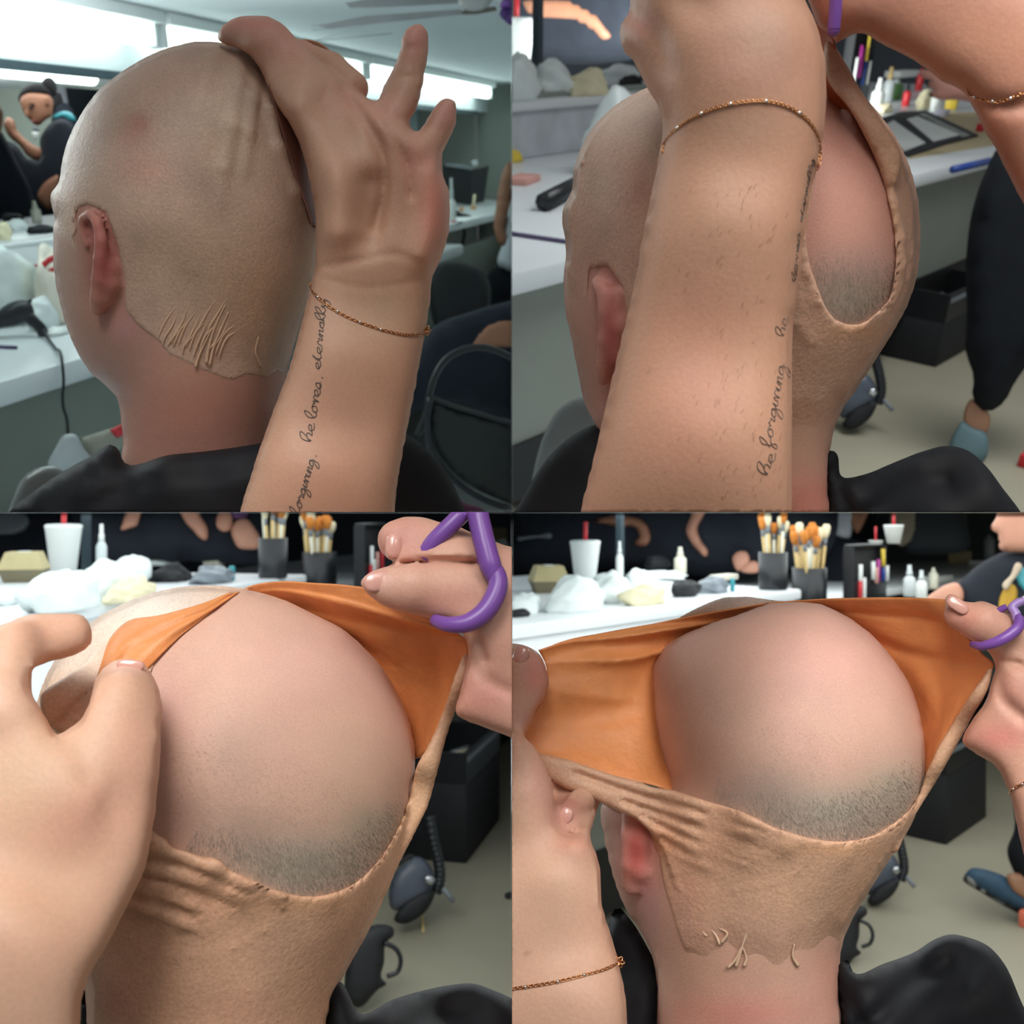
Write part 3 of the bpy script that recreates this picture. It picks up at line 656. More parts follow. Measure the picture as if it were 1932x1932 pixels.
def ear1(f):
    f.chain(on1([(326, 925, 14, 14), (309, 868, 20, 14), (313, 824, 24, 17), (343, 808, 30, 19), (370, 842, 38, 22), (382, 905, 46, 24), (380, 980, 52, 28), (378, 1050, 52, 32), (372, 1120, 44, 32), (368, 1168, 36, 27)]), 6)
    f.chain(on1([(400, 930, 10, 14), (415, 1010, 14, 34), (418, 1070, 18, 36), (398, 1130, 20, 30)]), 12)
    return f
ear1(f)
V, Q = f.mesh(1)
RED = (168, 84, 76)
C = paint(v, V, (196, 146, 124), [(250, 1020, 110, 210, (194, 158, 138), .9), (740, 1600, 420, 170, (188, 124, 104), .75), (480, 1300, 130, 140, (170, 130, 118), .6), (390, 1000, 75, 180, RED, .95), (350, 860, 60, 70, (196, 112, 100), .8), (860, 1820, 200, 90, (205, 128, 112), .6), (470, 1230, 60, 60, (196, 140, 138), .7)])
mk('head', V, Q, SKIN, 0, parent=man1, col=C)
# the cap: a thin skin over the head down to the nape, pulled up into a fold under the thumb
f = Field(v, .0020).pad(h1.pad, h1.t0, grow=lambda x, y: .0012-.0008*np.clip((y-1240)/120, 0, 1)-.0032*np.clip(((1230-y)*-.35-(x-330))/130+.9, 0, 1)*(y > 700)*np.clip((y-760)/250, 0, 1)*(x < 470))
f.chain(on1([(905, 215, -8, 26), (900, 330, 2, 22), (875, 480, 0, 20), (845, 640, -4, 16), (826, 780, -12, 12)]), 26).chain(on1([(960, 260, 8, 28), (950, 380, 10, 24), (935, 500, 2, 20), (915, 660, -8, 14)]), 24)
f.chain(on1([(1004, 310, 26, 26), (1016, 420, 24, 24), (1052, 560, 16, 22), (1110, 720, 8, 18), (1160, 830, 0, 14)]), 26).chain(on1([(800, 230, -8, 18), (770, 330, -12, 16), (740, 430, -16, 12)]), 30)
f.chain([(860, 178, -40, 22), (915, 205, -70, 30), (965, 248, -90, 34), (1005, 310, -110, 30)], 20)
f.polycut([(60, 60), (1020, 60), (1040, 330), (1068, 430), (1118, 640), (1175, 850), (1300, 860), (1300, 1370), (1085, 1380), (1075, 1410), (1040, 1400), (1000, 1428), (930, 1415), (870, 1440), (800, 1412), (740, 1392), (690, 1362), (640, 1342), (600, 1290), (520, 1225), (475, 1170), (470, 1060), (445, 930), (400, 800), (330, 772), (290, 790), (285, 900), (318, 1000), (322, 1120), (328, 1330), (60, 1330)])
V, Q = f.mesh(1)
C = paint(v, V, (201, 166, 142), [(520, 470, 55, 50, (190, 120, 98), .8), (470, 520, 60, 40, (204, 140, 116), .5), (700, 250, 120, 60, (218, 176, 154), .5), (820, 420, 70, 160, (212, 166, 130), .5), (840, 300, 60, 90, (222, 186, 156), .5), (430, 600, 140, 90, (208, 158, 136), .6), (640, 330, 200, 110, (212, 160, 138), .5), (760, 420, 160, 90, (214, 186, 160), .6), (330, 560, 110, 180, (216, 192, 174), .7), (900, 560, 120, 220, (206, 176, 146), .6),
 (700, 1000, 260, 160, (188, 160, 132), .6), (960, 1150, 200, 200, (186, 152, 118), .7), (300, 960, 90, 110, (190, 160, 140), .6), (560, 640, 90, 60, (206, 150, 128), .5), (950, 1000, 160, 160, (192, 158, 126), .5)])
cap1 = mk('bald_cap', V, Q, CAPM, 0, parent=man1, col=C, label='tan latex bald cap, wrinkled at the nape')
LW = mat('latex_wrinkle', (206, 174, 146), .5, var=.1); g = np.random.default_rng(3)
for k in range(17):                                              # loosened latex wrinkles at the nape
    x0 = 610+k*14+g.uniform(-5, 5); y0 = 1262+k*4.5+g.uniform(-22, 22)+(-90 if k in (10, 13) else 0)
    pts = [(x0+(1-u)*g.uniform(45, 70), y0-(1-u)*g.uniform(70, 120)) for u in (0, .5)]+[(x0, y0), (x0-8, y0+g.uniform(15, 40))]
    S = spline(pts, 4, False); MB().tube(h1.at(S[:, 0], S[:, 1], 7), lambda u: v.s0*(.6+3.4*math.sin(u*3.1)), 5, 0).obj('latex_strand', LW, 0, parent=cap1)
for pts in ([(850, 1150), (815, 1225), (790, 1300), (778, 1372)], [(862, 1178), (832, 1245), (806, 1310), (790, 1380)], [(800, 1240), (770, 1300), (748, 1350), (738, 1385)], [(975, 1270), (965, 1330), (985, 1385)]):
    S = spline(pts, 6, False); MB().tube(h1.at(S[:, 0], S[:, 1], 8), lambda u: v.s0*(2+3.5*u), 6, 0).obj('latex_strand', LW, 0, parent=cap1)
print('EARH', [(x, y, float(h1.front(x, y))) for x, y in ((320, 850), (380, 900), (380, 1000), (420, 1060), (370, 1160))])
# inside of the slit: the lifted edge turning in beside the hand, its dark colour standing for shaded scalp
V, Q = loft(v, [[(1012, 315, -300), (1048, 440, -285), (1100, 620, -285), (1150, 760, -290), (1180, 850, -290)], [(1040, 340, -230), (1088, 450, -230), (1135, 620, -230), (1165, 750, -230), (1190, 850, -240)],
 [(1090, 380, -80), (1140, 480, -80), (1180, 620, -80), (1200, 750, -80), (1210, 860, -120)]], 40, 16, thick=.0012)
mk('cap_flap', V, Q, mat('flap_inside_shade', (150, 104, 92), .55, var=.12, vs=30), 0, parent=cap1, label='lifted flap of the cap beside the hand')
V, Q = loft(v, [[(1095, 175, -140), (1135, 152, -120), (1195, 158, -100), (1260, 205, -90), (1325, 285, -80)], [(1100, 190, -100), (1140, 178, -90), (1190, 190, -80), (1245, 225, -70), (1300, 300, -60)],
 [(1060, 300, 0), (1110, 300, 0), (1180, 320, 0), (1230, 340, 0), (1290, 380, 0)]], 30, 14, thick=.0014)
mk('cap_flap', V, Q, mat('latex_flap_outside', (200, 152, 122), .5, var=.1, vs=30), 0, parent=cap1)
# cape
V, Q = inflate(v, [(10, 2000), (40, 1925), (110, 1868), (220, 1790), (330, 1728), (430, 1680), (452, 1705), (462, 1740), (640, 1716), (800, 1700), (1000, 1668), (1200, 1610), (1400, 1590), (1540, 1640), (1640, 1720), (1720, 1850), (1770, 2000), (1500, 2080), (300, 2080)],
 420, 1.6, [(60, 1950, 40), (440, 1700, -150), (640, 1760, -330), (900, 1730, -340), (1300, 1640, -100), (1650, 1800, 0), (400, 1900, -200), (800, 1950, -300)], n=46,
 strokes=[([(240, 1950), (520, 1830), (900, 1760), (1000, 1740)], 26, 34), ([(330, 1790), (420, 1745), (470, 1742)], 20, 26), ([(120, 1950), (260, 1850), (360, 1800)], 22, 22)])
mk('cape', V, Q, CAPE, 0, parent=man1, label='black salon cape')
# the arm
ARM1 = [(905, 1990), (960, 1760), (1030, 1560), (1090, 1400), (1135, 1240), (1170, 1100), (1192, 1000), (1197, 900), (1192, 800), (1175, 700), (1150, 600), (1128, 530), (1095, 465), (1050, 400), (1016, 335),
 (985, 265), (945, 210), (900, 180), (850, 165), (820, 148), (834, 108), (880, 73), (950, 58), (1010, 64), (1070, 95), (1112, 140), (1150, 182), (1230, 250), (1300, 310), (1345, 345), (1385, 370), (1424, 384),
 (1450, 325), (1490, 250), (1515, 180), (1528, 122), (1558, 95), (1590, 95), (1613, 122), (1616, 170), (1605, 250), (1590, 330), (1568, 415), (1542, 462), (1572, 502), (1602, 470), (1638, 410), (1662, 380), (1692, 371), (1716, 387), (1723, 430), (1710, 490), (1685, 540),
 (1664, 595), (1668, 650), (1690, 720), (1698, 800), (1690, 880), (1660, 980), (1630, 1045), (1622, 1120), (1600, 1260), (1565, 1460), (1530, 1640), (1500, 1800), (1470, 1990)]
a1 = Body(v, ARM1, 200, [(850, 110, -130), (1000, 180, -190), (1150, 350, -300), (1420, 700, -420), (1400, 1000, -450), (1200, 1900, -640), (1300, 1450, -540), (1570, 120, -380), (1690, 400, -420)],
 strokes=[([(1300, 340), (1370, 440), (1440, 580), (1450, 720), (1420, 860)], 22, 30), ([(1200, 1010), (1350, 985), (1500, 960), (1600, 1000)], 14, 7), ([(1190, 1040), (1330, 1080), (1500, 1075), (1610, 1050)], 10, 4), ([(1480, 280), (1530, 290), (1590, 280)], 9, 6), ([(1515, 175), (1560, 180), (1612, 178)], 8, 4), ([(1615, 470), (1650, 490), (1690, 500)], 8, 5), ([(1420, 400), (1480, 440), (1560, 470)], 14, 10), ([(1290, 400), (1310, 470)], 10, 5), ([(1400, 700), (1400, 820), (1390, 900)], 60, 36), ([(1110, 420), (1200, 560), (1265, 720), (1270, 860)], 80, -62), ([(1640, 660), (1640, 800), (1600, 960)], 60, -46), ([(1400, 450), (1480, 500), (1580, 560)], 50, -26), ([(1130, 250), (1090, 190), (1100, 150)], 12, 6), ([(1025, 330), (1060, 290), (1110, 280)], 8, 6), ([(1430, 420), (1490, 520), (1540, 640), (1550, 740)], 12, 14), ([(1200, 250), (1240, 320), (1215, 380)], 10, 5)])
f = Field(v, .0019).pad(a1.pad, a1.t0)
f.chain([(1330, 330, -260, 62), (1250, 260, -180, 60), (1140, 210, -110, 52), (1040, 160, -60, 42)], 14)       # index finger behind the thumb
V, Q = f.mesh(1)
C = paint(v, V, (205, 156, 126), [(950, 90, 130, 50, (220, 140, 124), .8), (1080, 160, 90, 90, (218, 148, 128), .6), (1640, 780, 70, 170, (222, 138, 118), .8), (1570, 140, 60, 80, (214, 140, 126), .8), (1690, 420, 60, 70, (210, 138, 128), .7), (1450, 420, 120, 70, (220, 150, 130), .6), (1300, 380, 70, 60, (212, 140, 120), .4),
 (1300, 1300, 200, 160, (200, 152, 118), .5), (1250, 1750, 250, 200, (202, 146, 112), .5), (1450, 1150, 130, 120, (190, 160, 122), .5), (870, 140, 50, 30, (170, 130, 120), .5), (1560, 600, 80, 90, (222, 148, 130), .6)])
art1 = thing('person', 'raised bare arm with a dainty bracelet and script tattoo, palm open, thumb on the cap', 'person', v.pt(1200, 1930, -640))
mk('arm', V, Q, SKIN, 0, parent=art1, col=C)
bracelet(a1, [(1168, 1068), (1180, 1098), (1215, 1135), (1290, 1185), (1375, 1222), (1460, 1249), (1530, 1263), (1600, 1262)], (.13, .32, .5, .68), art1, 0, 'rose gold chain bracelet with beads and a flower charm', charm=(1606, 1246), r=5, pitch=10)
tattoo(a1, [('forgiving.', (1128, 1945), (1200, 1700), 20), ('he', (1172, 1668), (1190, 1600), 22), ('loves.', (1192, 1580), (1222, 1400), 22), ('eternally', (1208, 1395), (1232, 1130), 18)], art1, 0, 1.5, 'handwritten script tattoo along the forearm')
# ---------------------------------------------------------------- upper right picture: forearm across the head, cap slit open on the right
v = View(1, .585)
man2 = thing('person', 'man behind a forearm, his bald cap slit open to show shaved scalp', 'person', v.pt(900, 1900, 0))
HEAD2 = [(200, 830), (208, 780), (235, 730), (243, 650), (265, 580), (300, 510), (360, 440), (430, 385), (510, 345), (620, 300), (800, 255), (1000, 240), (1150, 270), (1300, 360), (1400, 470), (1475, 600), (1512, 720), (1527, 850), (1522, 1000), (1487, 1130), (1418, 1260), (1330, 1400), (1250, 1530), (1208, 1640), (1193, 1760), (1196, 2010),
 (470, 2010), (420, 1800), (320, 1610), (280, 1530), (250, 1400), (225, 1270), (200, 1150), (199, 1050), (215, 960), (211, 890)]
h2 = Body(v, HEAD2, 1000, [(800, 700, 0), (350, 1150, 80), (850, 1900, 120), (1400, 900, -20)])
f = Field(v, .0024).pad(h2.pad, h2.t0)
print('EAR2', [(x, y, float(h2.front(x, y))) for x, y in ((330, 1100), (370, 1200), (360, 1350), (340, 1440))])
on2 = lambda L: [(x, y, float(h2.front(x, y))-l, r) for x, y, l, r in L]
f.chain(on2([(318, 1068, 22, 24), (342, 1092, 40, 30), (362, 1180, 54, 36), (362, 1280, 58, 38), (352, 1370, 50, 36), (342, 1430, 36, 28)]), 12).chain(on2([(392, 1120, 30, 34), (404, 1230, 40, 38), (394, 1330, 36, 36)]), 22)
V, Q = f.mesh(1)
GREY = (164, 150, 134)
C = paint(v, V, (198, 140, 120), [(1130, 1600, 260, 190, (200, 155, 127), .97), (366, 1250, 50, 210, (176, 76, 68), .95), (330, 1080, 50, 40, (214, 132, 122), .8), (1270, 1130, 190, 130, GREY, .95), (1290, 1000, 170, 100, (166, 132, 118), .6), (1250, 700, 120, 220, (200, 136, 120), .5), (1120, 1880, 150, 90, (205, 120, 100), .7), (430, 420, 200, 110, (205, 178, 164), .6), (470, 740, 70, 70, (178, 110, 90), .5), (230, 1150, 90, 260, (196, 150, 130), .97), (265, 1420, 60, 160, (180, 138, 124), .8)])
mk('head', V, Q, SCALP, 1, parent=man2, col=C)
HAIR_LATER = (h2, man2)
OPEN2 = [(1185, 300), (1168, 420), (1150, 640), (1122, 800), (1110, 880), (1114, 950), (1126, 1010), (1146, 1065), (1166, 1120), (1184, 1160), (1204, 1190), (1228, 1210), (1255, 1221), (1285, 1226), (1312, 1223), (1340, 1208), (1375, 1180), (1418, 1135), (1438, 1070), (1446, 1000), (1443, 900), (1422, 770), (1387, 640), (1322, 500), (1255, 385), (1200, 330)]
OPEN2 = spline(OPEN2, 3)
f = Field(v, .0020).pad(h2.pad, h2.t0, grow=lambda x, y: .0022-.0045*np.clip((430-x)/160, 0, 1)*np.clip((y-950)/350, 0, 1)-.005*np.clip((y+26*np.sin(x/47.)+12*np.sin(x/19.)-1490)/220, 0, 1))
rim = [(1212, 240), (1262, 372), (1332, 500), (1398, 640), (1436, 770), (1460, 900), (1463, 1000), (1455, 1075), (1430, 1140)]
f.chain([(x, y, float(h2.front(x, y))-14, 17-8*(i > 6)) for i, (x, y) in enumerate(rim[2:], 2)], 22)
f.chain([(1106, 880, float(h2.front(1106, 880))-12, 14), (1120, 1020, float(h2.front(1120, 1020))-12, 14), (1160, 1130, float(h2.front(1160, 1130))-10, 12), (1196, 1192, float(h2.front(1196, 1192))-6, 8)], 18)
f.chain([(1075, 1215, float(h2.front(1075, 1215))-6, 14), (1125, 1285, float(h2.front(1125, 1285))-6, 12)], 22)
# the cap pulled up to a point between the two hands
f.pad(Pad([(1185, 150), (1213, 166), (1240, 205), (1310, 330), (1400, 462), (1470, 590), (1440, 700), (1380, 600), (1300, 460), (1235, 370), (1190, 300), (1175, 200)], 34, 1.7), [(1200, 170, -330), (1300, 400, -360), (1440, 640, -330)], 30)
f.polycut(OPEN2, False, tlim=120)
f.polycut([(60, 60), (1700, 60), (1700, 1760), (1300, 1760), (1180, 1760), (1000, 1750), (800, 1500), (500, 1300), (430, 1290), (415, 1080), (360, 1000), (300, 1010), (286, 1080), (300, 1240), (290, 1420), (60, 1420)])
V, Q = f.mesh(1)
C = paint(v, V, (203, 158, 130), [(430, 420, 220, 130, (214, 190, 174), .8), (300, 900, 130, 200, (186, 152, 134), .6), (480, 720, 70, 90, (182, 118, 96), .6), (1450, 700, 90, 300, (214, 164, 126), .7), (1250, 1350, 220, 160, (202, 160, 128), .6), (1300, 1250, 120, 30, (208, 152, 104), .6), (1150, 1550, 120, 120, (196, 164, 138), .6), (350, 720, 90, 130, (198, 168, 150), .6), (230, 1130, 130, 130, (196, 150, 130), .95), (1130, 1570, 260, 90, (200, 155, 127), .95)])
cap2 = mk('bald_cap', V, Q, CAPM, 1, parent=man2, col=C, label='tan latex bald cap with a teardrop opening')
V, Q = loft(v, [[(1150, 90, -300), (1165, 150, -300), (1180, 220, -290), (1190, 330, -280), (1200, 420, -230)], [(1185, 100, -320), (1200, 150, -330), (1205, 210, -330), (1232, 330, -320), (1262, 410, -280)], [(1215, 110, -330), (1217, 165, -345), (1238, 260, -345), (1285, 380, -340), (1330, 480, -320)]], 30, 14, thick=.0012)
mk('cap_lining', V, Q, mat('latex_lining_brown', (176, 92, 52), .5, var=.14, vs=30), 1, parent=cap2, label='orange inside of the cap where it is pinched')
V, Q = inflate(v, [(-40, 2010), (40, 1880), (90, 1790), (170, 1690), (250, 1630), (330, 1600), (420, 1640), (560, 2010)], 300, 1.6, [(100, 1850, 160), (330, 1640, 100), (400, 1950, 0)], n=26)
mk('cape', V, Q, CAPE, 1, parent=man2, label='black salon cape')
V, Q = inflate(v, [(1185, 2010), (1192, 1870), (1200, 1700), (1216, 1702), (1245, 1800), (1330, 1790), (1430, 1750), (1560, 1700), (1640, 1682), (1720, 1700), (1790, 1760), (1850, 1840), (1930, 1950), (1970, 2060), (1500, 2100)], 240, 1.6, [(1200, 1800, 60), (1600, 1720, 700), (1300, 1950, 60), (1850, 1950, 500)], n=34,
 strokes=[([(1250, 1990), (1400, 1900), (1500, 1830), (1640, 1820)], 34, 40), ([(1215, 1760), (1260, 1900), (1330, 2000)], 22, 30)])
mk('cape', V, Q, CAPE, 1, parent=man2)
# arms of the artist
ARM2 = [(245, 2010), (262, 1932), (330, 1650), (400, 1350), (460, 1100), (505, 850), (540, 680), (560, 580), (568, 500), (560, 415), (522, 345), (480, 270), (455, 222), (425, 195), (409, 140), (414, 88), (440, 58), (452, 0), (450, -120), (470, -300), (540, -430), (700, -480), (880, -460), (1000, -370), (1050, -200), (1100, 0), (1140, 80), (1165, 160), (1183, 280), (1184, 400), (1172, 500), (1158, 600), (1130, 700), (1105, 850), (1085, 1000), (1065, 1150), (1055, 1300), (1050, 1500), (1048, 1720), (1047, 1932), (1046, 2010)]
a2 = Body(v, ARM2, 330, [(700, 1900, -960), (800, 1000, -800), (860, 400, -720), (800, 0, -640), (430, 130, -640)], strokes=[([(470, 60), (540, 130), (600, 260)], 40, 20), ([(640, -20), (760, 60), (900, 30)], 60, 16)])
f = Field(v, .0026).pad(a2.pad, a2.t0).ell(850, 190, -840, 210, 150, 130, 0, 90)
V, Q = f.mesh(1)
C = paint(v, V, (202, 148, 116), [(700, 1350, 170, 260, (206, 134, 106), .45), (640, 1600, 160, 200, (204, 134, 106), .5), (850, 250, 220, 110, (206, 148, 126), .6), (950, 150, 90, 120, (210, 170, 148), .4), (480, 90, 60, 60, (208, 136, 120), .7), (820, 800, 160, 200, (200, 150, 116), .5), (700, 1900, 220, 160, (196, 140, 108), .5), (880, 480, 140, 60, (206, 160, 132), .5),
 (518, 1397, 7, 7, (90, 50, 40), .9), (935, 622, 7, 7, (150, 90, 60), .7), (788, 1080, 5, 5, (150, 90, 60), .6), (815, 712, 5, 5, (150, 90, 60), .6)])
art2 = thing('person', 'bare forearm with a thin bracelet and tattoo crossing the head, other arm at right', 'person', v.pt(650, 1930, -960))
mk('arm', V, Q, SKIN, 1, parent=art2, col=C)
bracelet(a2, [(566, 578), (572, 545), (605, 500), (645, 466), (745, 416), (870, 385), (960, 382), (1040, 402), (1112, 450), (1150, 505), (1162, 560), (1160, 612), (1152, 640)], (.14, .27, .40, .56, .72), art2, 1, 'rose gold chain bracelet with silver beads', r=5.2, pitch=9.5)
tattoo(a2, [('he', (962, 1795), (1000, 1715), 24), ('forgiving', (976, 1690), (1032, 1380), 22), ('he', (1024, 1270), (1044, 1200), 17), ('loves', (1072, 1060), (1088, 880), 9), ('eternally', (1094, 840), (1140, 600), 7)], art2, 1, 1.2, 'handwritten script tattoo along the edge of the forearm')
g = np.random.default_rng(11); mb = MB()
for k in range(110):                                              # fine arm hair
    y = g.uniform(700, 1900); x = g.uniform(760, 1045) if g.random() < .7 else g.uniform(560, 800)
    d = np.array([g.uniform(4, 16), -g.uniform(14, 34)]); S = np.array([(x, y), (x+d[0]*.5-3, y+d[1]*.5), (x+d[0], y+d[1])])
    mb.tube(a2.at(S[:, 0], S[:, 1], 2), v.s0*.38, 3, 0)
mb.obj('arm_hair', mat('brown_hair', (150, 104, 76), .6), 1, parent=art2, kind='stuff')
ARM2B = [(1095, -120), (1130, 30), (1150, 80), (1172, 112), (1208, 128), (1216, 165), (1232, 158), (1258, 140), (1298, 124), (1332, 126), (1400, 165), (1480, 203), (1560, 252), (1620, 302), (1690, 330), (1722, 368), (1780, 480), (1830, 565), (1870, 645), (1932, 765), (2080, 1040), (2330, 1560), (2520, 1980), (2950, 1800), (2800, 1350), (2560, 800), (2330, 330), (2080, 0), (1700, -190), (1350, -200)]
b2 = Body(v, ARM2B, 230, [(1150, 0, -420), (1250, 60, -440), (1500, 60, -420), (1900, 200, -420), (2000, 700, -420), (2700, 1700, -600)], strokes=[([(1700, 330), (1760, 380), (1880, 400), (2000, 380)], 30, 24)])
f = Field(v, .0026).pad(b2.pad, b2.t0)
V, Q = f.mesh(1)
C = paint(v, V, (190, 128, 100), [(1300, 60, 120, 120, (196, 130, 108), .5), (1800, 160, 200, 90, (214, 150, 116), .5), (1180, 60, 60, 60, (190, 116, 100), .6), (1850, 560, 120, 200, (168, 104, 78), .6)])
mk('arm', V, Q, SKIN, 1, parent=art2, col=C)
bracelet(b2, [(1716, 338), (1728, 356), (1760, 372), (1800, 380), (1840, 384), (1880, 372), (1932, 350)], (.2, .5, .8), art2, 1, 'gold chain bracelet on the shaded wrist', r=6, pitch=13)
# scissors held between the hands: only one bar of the purple handle shows
sc2 = thing('scissors', 'purple scissors handle bar held at the top above the slit cap', 'scissors', v.pt(1218, 120, -680))
P = v.pts([1224, 1222, 1218, 1214], [-120, 0, 70, 112], [-700, -700, -695, -690])
MB().tube(P, v.rad(1218, 60, -690, 25), 10, 6).obj('handle', PURPLE, 1, parent=sc2)
MB().blob(v.pt(1214, 112, -690), [v.rad(1214, 112, -690, 25)]*3, 10).obj('handle_end', PURPLE, 1, parent=sc2)
# ---------------------------------------------------------------- lower left picture: slit pulled wide over the shaved crown
v = View(2, .56)
man3 = thing('person', 'man whose shaved crown bulges from a torn bald cap between two hands', 'person', v.pt(800, 1900, 0))
HEAD3 = [(150, 720), (220, 560), (330, 440), (480, 350), (640, 300), (800, 285), (900, 296), (960, 301), (1060, 330), (1180, 386), (1300, 450), (1400, 540), (1480, 650), (1538, 780), (1563, 900), (1558, 1010), (1545, 1130), (1520, 1240), (1445, 1440), (1368, 1600), (1290, 1740), (1243, 1850), (1228, 2010), (1225, 2320), (330, 2320), (326, 2010), (325, 1850), (300, 1700), (260, 1500), (200, 1250), (150, 1000)]
h3 = Body(v, HEAD3, 1000, [(900, 850, 0), (500, 600, 120), (800, 1800, 120)])
f = Field(v, .0024).pad(h3.pad, h3.t0)
V, Q = f.mesh(1)
GREY = (174, 161, 142)
C = paint(v, V, (214, 166, 142), [(1150, 560, 300, 160, (222, 170, 152), .7), (820, 900, 250, 200, (188, 150, 130), .75), (700, 1150, 160, 160, (164, 124, 106), .75), (1150, 1330, 330, 120, GREY, .95), (1400, 1180, 130, 110, (176, 160, 134), .85), (900, 1200, 160, 100, (172, 142, 122), .7), (620, 700, 120, 160, (196, 150, 138), .6), (1330, 900, 160, 180, (218, 176, 146), .6)])  # darker lower left: shade of the hand put into the colour
mk('head', V, Q, SCALP, 2, parent=man3, col=C)
def stubble(body, n, region, seed, parent, p, ln=(9, 20), slant=lambda x, y: (0, 1), top=0, wid=.6):
    g = np.random.default_rng(seed); mb = MB(); k = 0; reg = np.array(region, float); lo = reg.min(0); hi = reg.max(0)
    while k < n:
        x, y = g.uniform(lo[0], hi[0]), g.uniform(lo[1], hi[1])
        if not inside(np.array([x]), np.array([y]), reg)[0] or g.random() > min(1, segdist(np.array([x]), np.array([y]), reg[:top])[0]/90 if top else 1): continue
        d = np.array(slant(x, y)); d = d/np.linalg.norm(d)*g.uniform(*ln); S = np.array([(x, y), (x+d[0], y+d[1])])
        A, B = body.at(S[:, 0], S[:, 1], 0); B = B-body.v.e3*body.v.s0*3; q = len(mb.V); w = np.cross(B-A, body.v.e3); w = w/np.linalg.norm(w)*wid*body.v.s0
        mb.V += [A-w, A+w, B]; mb.F.append([q, q+1, q+2]); k += 1
    return mb.obj('stubble', mat('stubble_hair', (138, 126, 112), .7), p, parent=parent, kind='stuff', smooth=False)
stubble(h2, 1300, [(1120, 960), (1200, 940), (1300, 930), (1440, 960), (1440, 1040), (1415, 1130), (1370, 1180), (1310, 1220), (1255, 1218), (1205, 1188), (1165, 1115)], 4, man2, 1, (8, 20), lambda x, y: ((x-1250)*.2+10, 190), 4)
stubble(h3, 3200, [(760, 1150), (900, 1190), (1150, 1230), (1300, 1200), (1500, 1060), (1545, 1050), (1500, 1220), (1430, 1310), (1350, 1390), (1250, 1440), (1170, 1450), (1080, 1435), (960, 1390), (860, 1340), (800, 1310), (700, 1270)], 5, man3, 2, slant=lambda x, y: ((x-1000)*.25+40, 190), top=6)
stubble(h3, 600, [(600, 900), (760, 780), (1000, 900), (1250, 950), (1400, 1100), (1150, 1240), (900, 1200), (760, 1180), (600, 1150)], 6, man3, 2, (7, 14), lambda x, y: (120, (y-850)*.4+40), 9, .45)
OPEN3 = [(590, 560), (700, 450), (790, 370), (880, 308), (960, 290), (1060, 312), (1190, 374), (1310, 440), (1410, 532), (1500, 650), (1580, 780), (1600, 900), (1572, 960), (1558, 1020), (1535, 1110), (1490, 1215), (1432, 1310), (1395, 1352), (1350, 1392), (1300, 1422), (1250, 1440), (1205, 1449), (1170, 1451), (1120, 1446), (1080, 1437), (1015, 1418), (960, 1392), (905, 1366), (858, 1345), (840, 1322), (800, 1302), (768, 1303), (735, 1292), (690, 1276), (640, 1262), (632, 1240), (600, 1222), (570, 1195), (520, 1150), (500, 1000), (520, 760)]
f = Field(v, .0019).pad(h3.pad, h3.t0, grow=.0018)
# flaps: the lower left one pulled to the hand, the right one a taut strip up to the other hand
f.pad(Pad([(240, 1290), (420, 1230), (570, 1195), (632, 1240), (700, 1278), (768, 1303), (830, 1312), (900, 1362), (1000, 1410), (1080, 1437), (1060, 1520), (900, 1640), (700, 1680), (560, 1680), (430, 1540), (300, 1480)], 60, 1.7,
 strokes=[([(520, 1295), (700, 1345), (950, 1450)], 15, 34), ([(510, 1365), (700, 1420), (900, 1500)], 14, 34), ([(520, 1430), (700, 1500), (880, 1560)], 13, 30), ([(560, 1490), (700, 1560), (880, 1610)], 13, 26)]), [(250, 1350, -430)]+[(x, y, float(h3.front(x, y))+o) for x, y, o in ((600, 1250, -40), (600, 1400, 0), (800, 1340, -20), (900, 1400, 0), (1060, 1450, 20), (1040, 1520, 130), (900, 1620, 145), (700, 1660, 150), (560, 1660, 150), (430, 1540, 110), (800, 1520, 60), (650, 1560, 60))], 60)
f.pad(Pad([(1756, 530), (1772, 560), (1745, 680), (1690, 830), (1650, 980), (1610, 1120), (1560, 1220), (1490, 1360), (1440, 1460), (1420, 1400), (1440, 1320), (1500, 1215), (1540, 1110), (1562, 960), (1600, 910), (1640, 830), (1690, 700), (1730, 580)], 40, 1.7), [(1760, 560, -330), (1640, 900, -150), (1560, 1100, -60), (1460, 1380, -60)], 34)
f.pad(Pad([(150, 700), (250, 620), (330, 560), (380, 500), (420, 470), (450, 540), (400, 620), (350, 720), (330, 800), (240, 840), (180, 800)], 30, 1.7, strokes=[([(220, 800), (300, 720), (350, 660)], 14, 20)]), [(200, 720, -330), (400, 500, -180), (300, 780, -330)], 20)
for L in ([(420, 1215, 80, 22), (600, 1262, 50, 20), (780, 1335, 26, 17), (940, 1410, 2, 11), (1020, 1440, -6, 8)], [(400, 1290, 80, 22), (580, 1345, 50, 21), (760, 1400, 28, 19), (900, 1452, 4, 13), (990, 1490, -6, 8)], [(400, 1375, 70, 22), (560, 1425, 44, 21), (720, 1482, 24, 19), (860, 1540, 0, 12), (930, 1570, -8, 8)], [(430, 1455, 56, 20), (560, 1500, 38, 20), (700, 1556, 20, 18), (820, 1600, 0, 11), (900, 1625, -8, 8)]):
    f.chain([(x, y, float(h3.front(x, y))-l, r) for x, y, l, r in L], 12)
f.chain([(490, 1480, -330, 20), (560, 1600, -300, 24), (630, 1760, -280, 12)], 36)
f.polycut(spline(OPEN3, 3), False, tlim=170)
f.polycut([(60, 200), (880, 200), (960, 260), (1900, 300), (1900, 2400), (340, 2400), (355, 1800), (320, 1650), (240, 1500), (60, 1400)])
V, Q = f.mesh(1)
